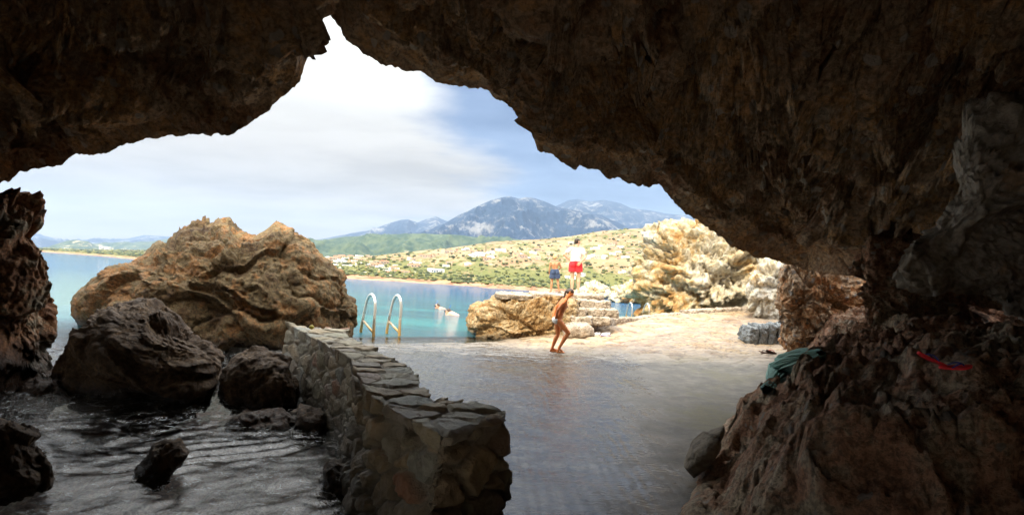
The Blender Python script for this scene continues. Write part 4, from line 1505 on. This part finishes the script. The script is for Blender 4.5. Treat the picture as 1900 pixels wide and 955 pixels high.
def shorts(root, v_, S, mat, length=0.45, flare=1.0, name='shorts'):
    bm = bmesh.new()
    pel = v_['pelvis']
    hside = (v_['hipR'] - v_['hipL']).normalized()
    for s_, sd_ in ((-1, 'L'), (1, 'R')):
        hip, kn = v_['hip' + sd_], v_['kn' + sd_]
        cap(bm, pel + hside * s_ * 0.06 * S + Vector((0, 0, 0.03 * S)), hip, 0.124 * S, 0.120 * S)
        ell(bm, hip - J_f(v_) * 0.05 * S, (0.10 * S, 0.10 * S, 0.11 * S))
        e_ = hip.lerp(kn, length)
        d_ = (e_ - hip).normalized()
        tube(bm, [hip + d_ * (-0.02 * S), hip.lerp(e_, .5), e_, e_ + d_ * 0.004], [0.112 * S, 0.114 * S * flare, 0.116 * S * flare, 0.10 * S * flare], 20)
    o_ = fuse(name, bm, mat, root, 0.009, 2)
    return o_


# --- the man in red shorts, seen from behind, hands on his hips, head turned right
mS = 1.03
foot = P(1068, 541, 17.9)
root = empty('person', (foot.x, foot.y, PLAT - 0.03), 0.0)
root.rotation_euler = (0, -ROLL * 0.9, 0)
tag(root, 'man in white t-shirt and red shorts on the rock platform with hands on hips', 'person', 'bathers standing on the rock platform')
J = dict(pelvis=(0, 0, 0.95), chest=(0.02, 0.02, 1.30), neck=(0.03, 0.03, 1.49), head=(0.06, 0.06, 1.655), face=(0.8, 0.55, -0.12),
         shL=(-0.17, 0.02, 1.42), elL=(-0.39, -0.06, 1.24), haL=(-0.20, -0.02, 1.08), fdL=(0.7, 0.1, -0.6), pnL=(0.6, 0.3, 0.3),
         shR=(0.22, 0.02, 1.41), elR=(0.28, -0.14, 1.14), haR=(0.14, -0.17, 0.99), fdR=(-0.6, 0.0, -0.6), pnR=(-0.2, 1, 0), tsR=-1,
         hipL=(-0.10, 0, 0.90), knL=(-0.11, 0.01, 0.49), anL=(-0.12, -0.03, 0.09), toeL=(-0.16, 0.16, 0.028),
         hipR=(0.10, 0, 0.90), knR=(0.10, 0.03, 0.49), anR=(0.09, 0.01, 0.09), toeR=(0.15, 0.19, 0.028))
J = {k: (tuple(c * mS for c in v) if isinstance(v, tuple) and k not in ('face', 'fdL', 'fdR', 'pnL', 'pnR') else v) for k, v in J.items()}


def hair_short(bm, H, hr, rq):
    ell(bm, H(0, -0.020, 0.040), (0.082 * hr, 0.098 * hr, 0.086 * hr), rq)
    ell(bm, H(0, -0.045, 0.000), (0.074 * hr, 0.068 * hr, 0.075 * hr), rq)
    fuse('hair', bm, HM, HR, 0.006, 2)


HM, HR = M['hair_dark'], root
body, H = human(root, J, 1.03, M['skin_fair'], hair_short, voxel=0.0085)
v_ = {k: Vector(x_) for k, x_ in J.items() if isinstance(x_, tuple)}
shorts(root, v_, 1.05, M['red'], 0.50, 1.10)
bm = bmesh.new()
sS = 1.06
pel, chest, neck = v_['pelvis'], v_['chest'], v_['neck']
for s_ in (-1, 1):
    w_ = pel.lerp(chest, .48)
    cap(bm, pel + Vector((s_ * 0.07, 0, 0.10)), w_ + Vector((s_ * 0.065, 0, 0)), 0.112 * sS, 0.105 * sS)
    cap(bm, w_ + Vector((s_ * 0.065, 0, 0)), chest + Vector((s_ * 0.085, 0, 0)), 0.105 * sS, 0.118 * sS)
    cap(bm, chest + Vector((s_ * 0.08, 0, 0.02)), chest.lerp(neck, .72), 0.105 * sS, 0.062 * sS)
for sd_ in 'LR':
    cap(bm, chest.lerp(neck, .6), v_['sh' + sd_], 0.066, 0.068)
    cap(bm, v_['sh' + sd_], v_['sh' + sd_].lerp(v_['el' + sd_], .48), 0.070, 0.066)
fuse('t_shirt', bm, M['white'], root, 0.009, 2)

# --- the boy in blue shorts
foot = P(1029, 544, 17.6)
root = empty('person', (foot.x, foot.y, PLAT - 0.03), 0.0)
root.rotation_euler = (0, -ROLL * 0.9, 0)
tag(root, 'shirtless blond boy in dark blue shorts standing on the rock platform beside the man', 'person', 'bathers standing on the rock platform')
b0 = 0.70
J = dict(pelvis=(0, 0, 0.95), chest=(0.0, 0.0, 1.28), neck=(0.0, 0.01, 1.45), head=(0.0, 0.05, 1.60), face=(0.1, 0.9, -0.25),
         shL=(-0.19, 0.0, 1.38), elL=(-0.25, -0.02, 1.10), haL=(-0.25, 0.05, 0.86), shR=(0.19, 0.0, 1.38), elR=(0.30, 0.06, 1.14), haR=(0.19, 0.22, 1.06),
         hipL=(-0.10, 0, 0.90), knL=(-0.14, 0.01, 0.48), anL=(-0.17, -0.03, 0.09), toeL=(-0.22, 0.15, 0.03),
         hipR=(0.10, 0, 0.90), knR=(0.15, 0.03, 0.48), anR=(0.20, 0.0, 0.09), toeR=(0.26, 0.18, 0.03))
J = {k: (tuple(c * b0 for c in v) if k != 'face' else v) for k, v in J.items()}
HM, HR = M['hair_fair'], root
human(root, J, b0, M['skin_mid'], hair_short, child=1, voxel=0.007)
v_ = {k: Vector(x_) for k, x_ in J.items()}
shorts(root, v_, b0 * 1.06, M['blue'], 0.62, 1.15)

# --- the girl in the foreground, in profile, looking down
foot = G(1032, 656, 0.02)
root = empty('person', (foot.x, foot.y, float(zs(foot.x, foot.y)) + 0.0), math.radians(-90))
bpy.context.view_layer.update()
tag(root, 'tanned girl in a bikini with dark ponytail, looking down, walking on the terrace', 'person')
g = 0.86
J = dict(pelvis=(0, -0.02, 0.80), chest=(0, 0.09, 1.14), neck=(0, 0.15, 1.31), head=(0, 0.24, 1.435), face=(0.22, 0.75, -0.62), headup=(0, 0.6, 0.8),
         shL=(-0.155, 0.10, 1.26), elL=(-0.20, -0.07, 1.05), haL=(-0.13, -0.12, 0.83), fdL=(0.3, 0.15, -0.8), pnL=(0.5, 0.8, 0),
         shR=(0.155, 0.12, 1.26), elR=(0.21, -0.04, 1.03), haR=(0.12, -0.08, 0.80), fdR=(-0.3, 0.2, -0.8), pnR=(-0.5, 0.8, 0), tsR=-1,
         hipL=(-0.085, -0.02, 0.77), knL=(-0.085, 0.02, 0.43), anL=(-0.08, -0.10, 0.09), toeL=(-0.09, 0.09, 0.026),
         hipR=(0.085, -0.01, 0.77), knR=(0.075, 0.25, 0.49), anR=(0.07, 0.05, 0.12), toeR=(0.06, 0.20, 0.030))


def hair_long(bm, H, hr, rq):
    ell(bm, H(0, -0.018, 0.036), (0.083 * hr, 0.100 * hr, 0.088 * hr), rq)
    ell(bm, H(0, -0.050, 0.005), (0.076 * hr, 0.068 * hr, 0.080 * hr), rq)
    q0 = H(0, -0.10, 0.03)
    tail = [q0, q0 + Vector((0.0, -0.06, -0.05)), q0 + Vector((0.01, -0.08, -0.16)), q0 + Vector((0.01, -0.10, -0.27)), q0 + Vector((0.0, -0.13, -0.36))]
    tube(bm, catmull(tail, 6), [0.03 - 0.018 * i / 24 for i in range(25)], 12)
    fuse('hair', bm, HM, HR, 0.006, 2)


HM, HR = M['hair_dark'], root
human(root, J, g, M['skin_tan'], hair_long, voxel=0.007, thin=1.03, female=True)
v_ = {k: Vector(x_) for k, x_ in J.items() if isinstance(x_, tuple)}
bm = bmesh.new()
for s_, sd_ in ((-1, 'L'), (1, 'R')):
    hip = v_['hip' + sd_]
    ell(bm, hip + Vector((0, -0.052 * g, 0.0)), (0.090 * g, 0.098 * g, 0.098 * g))
    cap(bm, v_['pelvis'] + Vector((s_ * 0.045, 0.0, 0.015)), v_['pelvis'] + Vector((s_ * 0.05, 0, -0.03)), 0.103 * g, 0.100 * g)
fuse('bikini_bottom', bm, M['white'], root, 0.006, 2)
bm = bmesh.new()
for s_ in (-1, 1):
    ell(bm, v_['chest'] + Vector((s_ * 0.055, 0.085 * g, -0.03)), (0.050 * g, 0.045 * g, 0.047 * g))
ct = v_['chest'] + Vector((0, 0.0, -0.045))
ring = [ct + Vector((0.152 * math.cos(a_) * g, 0.105 * math.sin(a_) * g, 0.0)) for a_ in np.linspace(0, 2 * math.pi, 25)]
tube(bm, ring, 0.010, 8, caps=False)
fuse('bikini_top', bm, M['bikini'], root, 0.005, 2)

# --- two snorkelling swimmers
def swimmer(u, v, label, hd, sc_, showbody):
    p_ = G(u, v, SEA)
    r_ = empty('person', (p_.x, p_.y, SEA), hd)
    tag(r_, label, 'person', 'swimmers with snorkels in the cove')
    bm = bmesh.new()
    S = sc_
    ell(bm, (0, 0, 0.10 * S), (0.078 * S, 0.098 * S, 0.11 * S))
    cap(bm, (0, 0.09 * S, 0.10 * S), (0, 0.105 * S, 0.075 * S), 0.012 * S, 0.014 * S)
    ell(bm, (0, 0.03 * S, 0.03 * S), (0.058 * S, 0.07 * S, 0.07 * S))
    for s_ in (-1, 1):
        cap(bm, (0.08 * S * s_, -0.01, 0.08 * S), (0.084 * S * s_, -0.01, 0.11 * S), 0.012 * S, 0.016 * S)
        cap(bm, (0.05 * s_, -0.10, -0.06), (0.19 * S * s_, -0.08, -0.05), 0.06 * S, 0.055 * S)
        cap(bm, (0.19 * S * s_, -0.08, -0.05), (0.33 * S * s_, 0.15, -0.06), 0.052 * S, 0.038 * S)
        cap(bm, (0.33 * S * s_, 0.15, -0.06), (0.16 * S * s_, 0.40, -0.03), 0.038 * S, 0.026 * S)
        hand(bm, (0.16 * S * s_, 0.40, -0.03), (-0.2 * s_, 1, 0.1), (0, 0, -1), S, side=s_)
        cap(bm, (0.09 * s_, -0.62, -0.22), (0.11 * s_, -1.02, -0.42), 0.088 * S, 0.055 * S)
        cap(bm, (0.11 * s_, -1.02, -0.42), (0.11 * s_, -1.42, -0.52), 0.055 * S, 0.034 * S)
        cap(bm, (0.11 * s_, -1.42, -0.52), (0.12 * s_, -1.60, -0.60), 0.034 * S, 0.028 * S)
    cap(bm, (0, -0.02, 0.0), (0, -0.14, -0.02), 0.055 * S, 0.07 * S)
    for s_ in (-1, 1):
        cap(bm, (0.07 * s_, -0.16, -0.03 + showbody), (0.06 * s_, -0.42, -0.09 + showbody * .6), 0.11 * S, 0.095 * S)
        cap(bm, (0.06 * s_, -0.42, -0.09 + showbody * .6), (0.08 * s_, -0.62, -0.20), 0.095 * S, 0.10 * S)
    fuse('body', bm, M['skin_fair'], r_, 0.009, 3)
    bm = bmesh.new()
    ell(bm, (0, -0.018 * S, 0.125 * S), (0.082 * S, 0.098 * S, 0.096 * S))
    bm_obj('hair', bm, M['hair_dark'], r_)
    bm = bmesh.new()
    mm = Matrix.Translation((0, 0.098 * S, 0.115 * S)) @ Matrix.Diagonal((0.15 * S, 0.05 * S, 0.075 * S, 1))
    bmesh.ops.create_cube(bm, size=1, matrix=mm)
    bmesh.ops.bevel(bm, geom=bm.edges[:], offset=0.015 * S, segments=3, affect='EDGES')
    mk = bm_obj('diving_mask', bm, M['black_rubber'], r_)
    bm = bmesh.new()
    mm = Matrix.Translation((0, 0.126 * S, 0.115 * S)) @ Matrix.Diagonal((0.12 * S, 0.006 * S, 0.05 * S, 1))
    bmesh.ops.create_cube(bm, size=1, matrix=mm)
    bm_obj('lens', bm, M['glass'], mk)
    bm = bmesh.new()
    tube(bm, catmull([(0.02 * S, 0.12 * S, 0.045 * S), (0.08 * S, 0.10 * S, 0.035 * S), (0.105 * S, 0.05 * S, 0.10 * S), (0.11 * S, 0.0, 0.22 * S), (0.11 * S, -0.05 * S, 0.34 * S)], 5), 0.012 * S, 8)
    bm_obj('snorkel', bm, M['blue_plastic'], r_)
    return r_


M['blue_plastic'] = plain('blue_plastic', (0.03, 0.12, 0.40), 0.35)
swimmer(811, 572, 'swimmer with diving mask farther out, left of the other swimmer', math.radians(120), 1.2, 0.0)
swimmer(831, 583, 'nearer swimmer with blue snorkel and pale shoulders above the turquoise water', math.radians(75), 1.25, 0.05)

# ------------------------------------------------------------------ footwear
def sole_bm(L_=0.27, W_=0.10, th=0.022, lift=0.0):
    bm = bmesh.new()
    n_ = 28
    top_, bot_ = [], []
    for k in range(n_):
        a_ = 2 * math.pi * k / n_
        yy = math.sin(a_) * L_ / 2
        ww = W_ / 2 * (1.0 if yy > 0.02 else 0.80) * (0.94 + 0.06 * math.cos(2 * a_))
        xx = math.copysign(abs(math.cos(a_)) ** 0.75, math.cos(a_)) * ww - 0.006 * math.sin(a_)
        zz_ = lift * max(0, yy / (L_ / 2)) ** 2
        top_.append(bm.verts.new((xx, yy, th + zz_)))
        bot_.append(bm.verts.new((xx * 1.03, yy * 1.01, zz_)))
    bm.faces.new(top_)
    bm.faces.new(bot_[::-1])
    for k in range(n_):
        bm.faces.new((bot_[k], bot_[(k + 1) % n_], top_[(k + 1) % n_], top_[k]))
    return bm


def flip_flop(loc, rot, label, sole_m, strap_m, group, name='flip_flop', sc_=1.0, cat='flip-flop'):
    e = empty(name, loc)
    e.rotation_euler = rot
    e.scale = (sc_,) * 3
    tag(e, label, cat, group)
    bm_obj('sole', sole_bm(lift=0.02), sole_m, e, smoothf=False)
    for s_ in (-1, 1):
        bm = bmesh.new()
        tube(bm, catmull([(0, 0.075, 0.02), (0.010 * s_, 0.055, 0.048), (0.032 * s_, 0.01, 0.052), (0.043 * s_, -0.045, 0.02)], 6), 0.0065, 8)
        bm_obj('strap', bm, strap_m, e)
    return e


def canvas_shoe(loc, rot, label, sole_m, upper_m, dark_m, group):
    e = empty('shoe', loc)
    e.rotation_euler = rot
    tag(e, label, 'shoe', group)
    bm_obj('sole', sole_bm(0.28, 0.10, 0.028), sole_m, e, smoothf=False)
    bm = bmesh.new()
    secs = [(-0.125, 0.036, 0.085), (-0.09, 0.042, 0.095), (-0.03, 0.040, 0.080), (0.02, 0.043, 0.068), (0.07, 0.045, 0.052), (0.115, 0.036, 0.036), (0.132, 0.018, 0.024)]
    rings = []
    for yy, w_, h_ in secs:
        rings.append([bm.verts.new((w_ * math.cos(a_), yy, 0.024 + h_ * math.sin(a_) ** 0.8 if 0 < a_ < math.pi else 0.024)) for a_ in np.linspace(0, math.pi, 11)])
    for i in range(len(rings) - 1):
        for k in range(10):
            if i < 2 and 3 <= k <= 6:
                continue   # the opening for the foot
            bm.faces.new((rings[i][k], rings[i][k + 1], rings[i + 1][k + 1], rings[i + 1][k]))
    up_ = bm_obj('upper', bm, upper_m, e)
    sm_ = up_.modifiers.new('thickness', 'SOLIDIFY')
    sm_.thickness = 0.005
    bm = bmesh.new()
    tube(bm, [(0.030, -0.125, 0.06), (0.0, -0.14, 0.10), (-0.030, -0.125, 0.06)], 0.009, 8)
    bm_obj('heel_tab', bm, dark_m, e)
    for k in range(3):
        bm = bmesh.new()
        tube(bm, [(-0.026, 0.01 + 0.02 * k, 0.082 - 0.008 * k), (0, 0.01 + 0.02 * k, 0.098 - 0.010 * k), (0.026, 0.01 + 0.02 * k, 0.082 - 0.008 * k)], 0.004, 6)
        bm_obj('lace', bm, dark_m, e)
    return e


M['ff_purple'] = plain('lilac_rubber', (0.42, 0.38, 0.75), 0.6)
M['white_rubber'] = plain('white_rubber', (0.72, 0.72, 0.74), 0.6)
M['ff_brown'] = plain('brown_rubber', (0.10, 0.055, 0.045), 0.6)
M['ff_red'] = plain('red_foam', (0.75, 0.025, 0.04), 0.6)
M['ff_pink'] = plain('pale_red_foam', (0.80, 0.16, 0.12), 0.6)
M['ff_blue'] = plain('blue_strap', (0.04, 0.06, 0.34), 0.5)


def on_slab(u, v):
    z_ = 0.1
    for _ in range(12):
        g_ = G(u, v, z_)
        z_ = float(zs(g_.x, g_.y))
    return Vector((g_.x, g_.y, z_ + 0.012))


grp = 'footwear left by the steps'
R_ = math.radians
canvas_shoe(on_slab(1124, 623), (0, 0, R_(70)), 'white shoe with black heel tab, rightmost of the footwear by the steps', M['ff_purple'], M['white_rubber'], M['black_rubber'], grp)
canvas_shoe(on_slab(1106, 623), (0, 0, R_(60)), 'white shoe with black heel tab, in the middle of the footwear by the steps', M['white_rubber'], M['white_rubber'], M['black_rubber'], grp)
flip_flop(on_slab(1089, 620), (0, 0, R_(100)), 'blue and white flip-flop nearest the tan boulder', M['white_rubber'], M['ff_blue'], grp)
flip_flop(on_slab(1092, 621.5) + Vector((0.04, -.1, 0.015)), (R_(18), 0, R_(65)), 'lilac flip-flop lying just in front of the blue and white one', M['ff_purple'], M['ff_blue'], grp)
grp = 'brown flip-flops by the buttress'
flip_flop(on_slab(1420, 654), (0, 0, R_(80)), 'brown flip-flop lying flat on the grey terrace near the orange buttress', M['ff_brown'], M['ff_brown'], grp, sc_=1.15)
flip_flop(on_slab(1432, 655) + Vector((0, 0.02, 0.02)), (R_(12), R_(12), R_(105)), 'brown flip-flop tipped onto its mate, its toe nearer the orange buttress', M['ff_brown'], M['ff_pink'], grp, sc_=1.15)
grp = 'red flip-flops on the rock slope'


def on_pile(u, v):
    a_ = (u - U0) / F
    b_ = (V0 - v) / F
    dr = Vector((a_ * CR - b_ * SR, 1, a_ * SR + b_ * CR))
    d_ = 2.6
    while d_ < 12:
        q_ = Vector((0, 0, CAMH)) + dr * d_
        if q_.z < pile_at(q_.x, q_.y)[1]:
            break
        d_ += 0.02
    return q_


q_ = on_pile(1772, 688)
q_.z = pile_at(q_.x, q_.y)[1] + 0.01
flip_flop(q_, (R_(4), R_(10), R_(-105)), 'red flip-flop with blue strap lying on the dark rock slope', M['ff_red'], M['ff_blue'], grp, sc_=0.66)
flip_flop(q_ + Vector((-0.13, 0.03, 0.035)), (R_(20), R_(6), R_(75)), 'red flip-flop tilted up against the rock, left of its mate', M['ff_red'], M['ff_blue'], grp, sc_=0.66)

# ------------------------------------------------------------------ cloth on the rocks
line = [(1522, 660), (1500, 666), (1476, 672), (1458, 682), (1444, 694), (1432, 710), (1424, 728)]
cp = [on_pile(u, v) for u, v in line]
base_c = np.array([[*q] for q in cp])
for _ in range(3):
    base_c[1:-1] = (base_c[:-2] + base_c[2:] + 2 * base_c[1:-1]) / 4
nu_, nv_ = 170, 150
cc_ = np.array([[*q] for q in catmull([tuple(b) for b in base_c], 29)])
idx = np.linspace(0, len(cc_) - 1, nu_)
cx_ = np.stack([np.interp(idx, np.arange(len(cc_)), cc_[:, i]) for i in range(3)], 1)
tt = np.linspace(0, 1, nu_)
tan = np.gradient(cx_, axis=0)
tan /= np.linalg.norm(tan, axis=1)[:, None]
upv = np.tile(V(0, 0, 1), (nu_, 1))
nor = np.cross(tan, upv)
nor /= np.linalg.norm(nor, axis=1)[:, None]
bin_ = np.cross(nor, tan)
th = np.linspace(0, 2 * math.pi, nv_, endpoint=False)
TTg, THg = np.meshgrid(tt, th, indexing='ij')
qn = np.stack([np.cos(THg) * 1.2, np.sin(THg) * 1.2, TTg * 2.6], -1).reshape(-1, 3)
wr = perlin(qn * 1.3).reshape(nu_, nv_)
f_a = np.abs(np.sin(THg * 4 + wr * 3.2 + TTg * 3.5))
f_b = np.abs(np.sin(THg * 9 - wr * 5.0 + TTg * 6.0))
Rw = (0.035 + 0.17 * np.sin(np.clip(TTg * 1.12, 0, 1) * math.pi) ** 0.8 + 0.03 * TTg)
Rr_ = Rw * (0.66 + 0.36 * f_a + 0.15 * f_b + 0.30 * perlin(qn * 0.8 + 5).reshape(nu_, nv_))
cv_ = cx_[:, None, :] + nor[:, None, :] * (np.cos(THg) * Rr_)[..., None] + bin_[:, None, :] * (np.sin(THg) * Rr_ * 0.62)[..., None]
cv_[..., 2] += 0.03
cloth_m = plain('faded_green_cloth', (0.15, 0.28, 0.25), 0.95, var=0.35, scale=9, bumpd=0.006)
cl_o = mesh_np('towel', cv_.transpose(1, 0, 2).reshape(-1, 3), grid_faces(nv_, nu_, wrap=True), cloth_m, loc=tuple(cp[3]))
tag(cl_o, 'crumpled blue green cloth draped over the edge of the right rock slope', 'towel')

# small yellow fruit on the wall end
g_ = G(578, 610, WT + 0.05)
bm = bmesh.new()
ell(bm, (0, 0, 0), (0.035, 0.035, 0.030))
cap(bm, (0, 0, 0.026), (0.004, 0, 0.040), 0.006, 0.004)
lem = bm_obj('lemon', bm, plain('yellow_rind', (0.62, 0.50, 0.06), 0.5, bumpd=0.002), loc=(g_.x, g_.y, WT + 0.075))
tag(lem, 'small yellow lemon lying on top of the stone wall near the huge boulder', 'lemon')

# ------------------------------------------------------------------ houses on the far shore
M['render_w'] = plain('white_render', (0.68, 0.67, 0.64), 0.8, var=0.06, scale=1.0)
M['render_c'] = plain('cream_render', (0.5, 0.41, 0.31), 0.8, var=0.08, scale=1.0)
M['render_b'] = plain('beige_stone', (0.40, 0.30, 0.22), 0.8, var=0.15, scale=1.0)
M['tiles'] = plain('terracotta_tiles', (0.42, 0.17, 0.09), 0.8, var=0.2, scale=3.0)
M['window'] = plain('dark_window_glass', (0.04, 0.06, 0.09), 0.15)
M['door_b'] = plain('blue_painted_door', (0.05, 0.13, 0.26), 0.5)


def bx(bm, c, s_):
    bmesh.ops.create_cube(bm, size=1, matrix=Matrix.Translation(c) @ Matrix.Diagonal((*s_, 1)))


def house(kind, w_, d_, h_, wall_m):
    e = empty('house', (0, 0, 0))
    bm = bmesh.new()
    bx(bm, (0, 0, h_ / 2 - 0.5), (w_, d_, h_ + 1.0))
    if kind != 'tiled':
        for s_ in (-1, 1):
            bx(bm, (0, s_ * (d_ / 2 - 0.10), h_ + 0.2), (w_ - 0.02, 0.18, 0.4))
            bx(bm, (s_ * (w_ / 2 - 0.10), 0, h_ + 0.2), (0.18, d_ - 0.38, 0.4))
    if kind == 'two':
        bx(bm, (w_ * 0.18, 0.3, h_ + 1.3), (w_ * 0.5, d_ * 0.6, 2.6))
    bm_obj('wall', bm, wall_m, e, smoothf=False)
    if kind == 'tiled':
        bm = bmesh.new()
        a_ = [bm.verts.new(q) for q in ((-w_ / 2 - .3, -d_ / 2 - .3, h_), (w_ / 2 + .3, -d_ / 2 - .3, h_), (w_ / 2 + .3, d_ / 2 + .3, h_), (-w_ / 2 - .3, d_ / 2 + .3, h_), (-w_ / 4, 0, h_ + 1.5), (w_ / 4, 0, h_ + 1.5))]
        for f_ in ((0, 1, 5, 4), (1, 2, 5), (2, 3, 4, 5), (3, 0, 4), (3, 2, 1, 0)):
            bm.faces.new([a_[i] for i in f_])
        bm_obj('roof', bm, M['tiles'], e, smoothf=False)
    for k in range(3):
        bm = bmesh.new()
        bx(bm, ((-0.32 + 0.32 * k) * w_, -d_ / 2 - 0.01, h_ * 0.5), (w_ * 0.11, 0.06, h_ * 0.32))
        bm_obj('window', bm, M['window'], e, smoothf=False)
    bm = bmesh.new()
    bx(bm, (-0.16 * w_, -d_ / 2 - 0.01, 1.0), (0.9, 0.07, 2.0))
    bm_obj('door', bm, M['door_b'], e, smoothf=False)
    return e


def copy_tree(o_):
    c = o_.copy()
    sc.collection.objects.link(c)
    for ch in [k for k in o_.children]:
        d_ = ch.copy()
        sc.collection.objects.link(d_)
        d_.parent = c
    return c


protos = [house('flat', 9, 7, 3.2, M['render_w']), house('two', 10, 8, 3.2, M['render_w']), house('tiled', 9, 7, 3.0, M['render_c']), house('tiled', 11, 8, 5.6, M['render_b']), house('flat', 7, 6, 5.8, M['render_c'])]
pk = ['white flat roofed house', 'white house with a small upper storey', 'cream house with tiled roof', 'beige two storey house with tiled roof', 'cream flat roofed house']
used = [False] * 5
cvg = cvv.reshape(len(cus), cnt, 3)


def on_coast(u, v):
    """nearest point of the coast terrain behind pixel (u, v)"""
    i = int(np.argmin(np.abs(cus - u)))
    col_ = cvg[i]
    vv_ = []
    a_ = (u - U0) / F
    for k in range(cnt):
        X_, Y_, Z_ = col_[k]
        r_x = X_ * CR + (Z_ - CAMH) * SR
        r_z = -X_ * SR + (Z_ - CAMH) * CR
        vv_.append(V0 - F * r_z / Y_)
    vv_ = np.array(vv_)
    n_t = int(np.sum(cts <= 1))
    ok = np.where(vv_[:n_t] <= v)[0]
    k = ok[0] if len(ok) else n_t - 1
    return Vector(col_[k])


random.seed(21)
hs_ = []
hs_ += [(1080, 512, 0, 1.0, 'white house seen right of the legs of the man', 0.9), (1062, 517, 0, 1.0, 'low white house at the shore between the boy and the man', 0.75), (1160, 506, 1, 1.0, 'white house on the green shore left of the pale cliff', 0.6),
        (893, 476, 0, 0, 'white flat roofed house alone on the beige hillside left of the boy', 1.3), (810, 505, 0, 0, 'long white building on the green flat behind the shore', 1.0)]
vill = []
for k in range(74):
    u = random.uniform(596, 770)
    base_v = 478 + (u - 596) * 0.16
    vill.append((u, base_v + random.gauss(0, 7), 0.55 + random.random() * 0.5))
for k in range(60):
    u = random.uniform(760, 1190)
    base_v = 470 + random.random() * 32 - (u - 760) * 0.055
    vill.append((u, base_v, 0.7 + random.random() * 0.4))
for i, (u, v, k_, _, lab, s_) in enumerate(hs_):
    p_ = on_coast(u, v)
    h_ = protos[k_] if not used[k_] else copy_tree(protos[k_])
    used[k_] = True
    h_.location = p_ - Vector((0, 0, 0.3))
    h_.scale = (s_ * 0.40, s_ * 0.40, s_ * 0.32)
    h_.rotation_euler = (0, 0, math.atan2(-p_.x, p_.y) + random.uniform(-.3, .3))
    tag(h_, lab, 'house', 'houses along the far shore')
for i, (u, v, s_) in enumerate(vill):
    p_ = on_coast(u, v)
    k_ = random.choice([0, 0, 1, 2, 3, 4, 2])
    h_ = protos[k_] if not used[k_] else copy_tree(protos[k_])
    used[k_] = True
    far_f = max(0.35, min(1.0, p_.y / 350))
    h_.location = p_ - Vector((0, 0, 0.3))
    h_.scale = (s_ * 0.52 * far_f, s_ * 0.5 * far_f, s_ * 0.38 * far_f)
    h_.rotation_euler = (0, 0, math.atan2(-p_.x, p_.y) + random.uniform(-.7, .7))
    where = 'among the village on the far shore' if u < 770 else 'scattered on the beige hillside across the bay'
    tag(h_, pk[k_] + ', small, ' + where, 'house', ('village houses, ' if u < 770 else 'hillside houses, ') + pk[k_])
for u, v, lab, s_ in [(193, 463, 'tiny white house on the low green point below the round knoll', 3.0), (124, 461.5, 'tiny white house at the foot of the round knoll', 2.4)]:
    p_ = on_coast(u, v)
    h_ = copy_tree(protos[0])
    h_.location = p_
    h_.scale = (s_ * .42,) * 3
    h_.rotation_euler = (0, 0, 0.3)
    tag(h_, lab, 'house', 'houses below the knoll')

# ------------------------------------------------------------------ scrub of the far shore (nobody could count it)
rs = np.random.RandomState(4)
v0_, f0_ = ico(2)
VV, FF, AT = [], [], []
off = 0
for k in range(7500):
    u = rs.uniform(-100, 1300)
    v_lo = np.interp(u, [q[0] for q in shore_pts], [q[1] for q in shore_pts])
    if rs.rand() < 0.55:
        v = v_lo - abs(rs.normal()) * 9 - 5
    else:
        v = rs.uniform(np.interp(u, [c[0] for c in coast_crest], [c[1] for c in coast_crest]), v_lo - 6)
    i = int(np.argmin(np.abs(cus - u)))
    p_ = on_coast(u, v) if k % 1 == 0 else None
    if p_.z < 0.5:
        continue
    s_ = rs.uniform(0.4, 1.25) ** 1.5 * (0.35 + p_.y / 330) * 0.5
    q_ = v0_ * V(1.25, 1.25, 0.75) * s_
    q_ = q_ * (1 + 0.45 * perlin(v0_ * 2.3 + k * 1.37))[:, None]
    VV.append(q_ + V(p_.x, p_.y + rs.uniform(-2, 2), p_.z + 0.1 * s_))
    FF.append(f0_ + off)
    AT.append(np.full(len(v0_), rs.rand()))
    off += len(v0_)
scrub = mesh_np('scrub', np.concatenate(VV), np.concatenate(FF), None, loc=(0, 200, 0))
attr(scrub, 'tone', np.concatenate(AT))
m, t, b, out = new_mat('scrub_leaves')
at = N(t, 'ShaderNodeAttribute', attribute_name='tone')
p = geo_pos(t)
n = noise_n(t, p, 1.6, 6, 0.7)
c = ramp(t, at.outputs['Fac'], [(0.0, (0.04, 0.06, 0.025)), (0.4, (0.08, 0.10, 0.035)), (0.75, (0.16, 0.18, 0.05)), (1.0, (0.28, 0.26, 0.09))])
t.links.new(mixc(t, n, mixc(t, 0.5, c, (0.02, 0.03, 0.01)), c), b.inputs['Base Color'])
b.inputs['Roughness'].default_value = 0.9
t.links.new(bump(t, n, 1.0, 0.5), b.inputs['Normal'])
scrub.data.materials.append(m)
tag(scrub, kind='stuff')
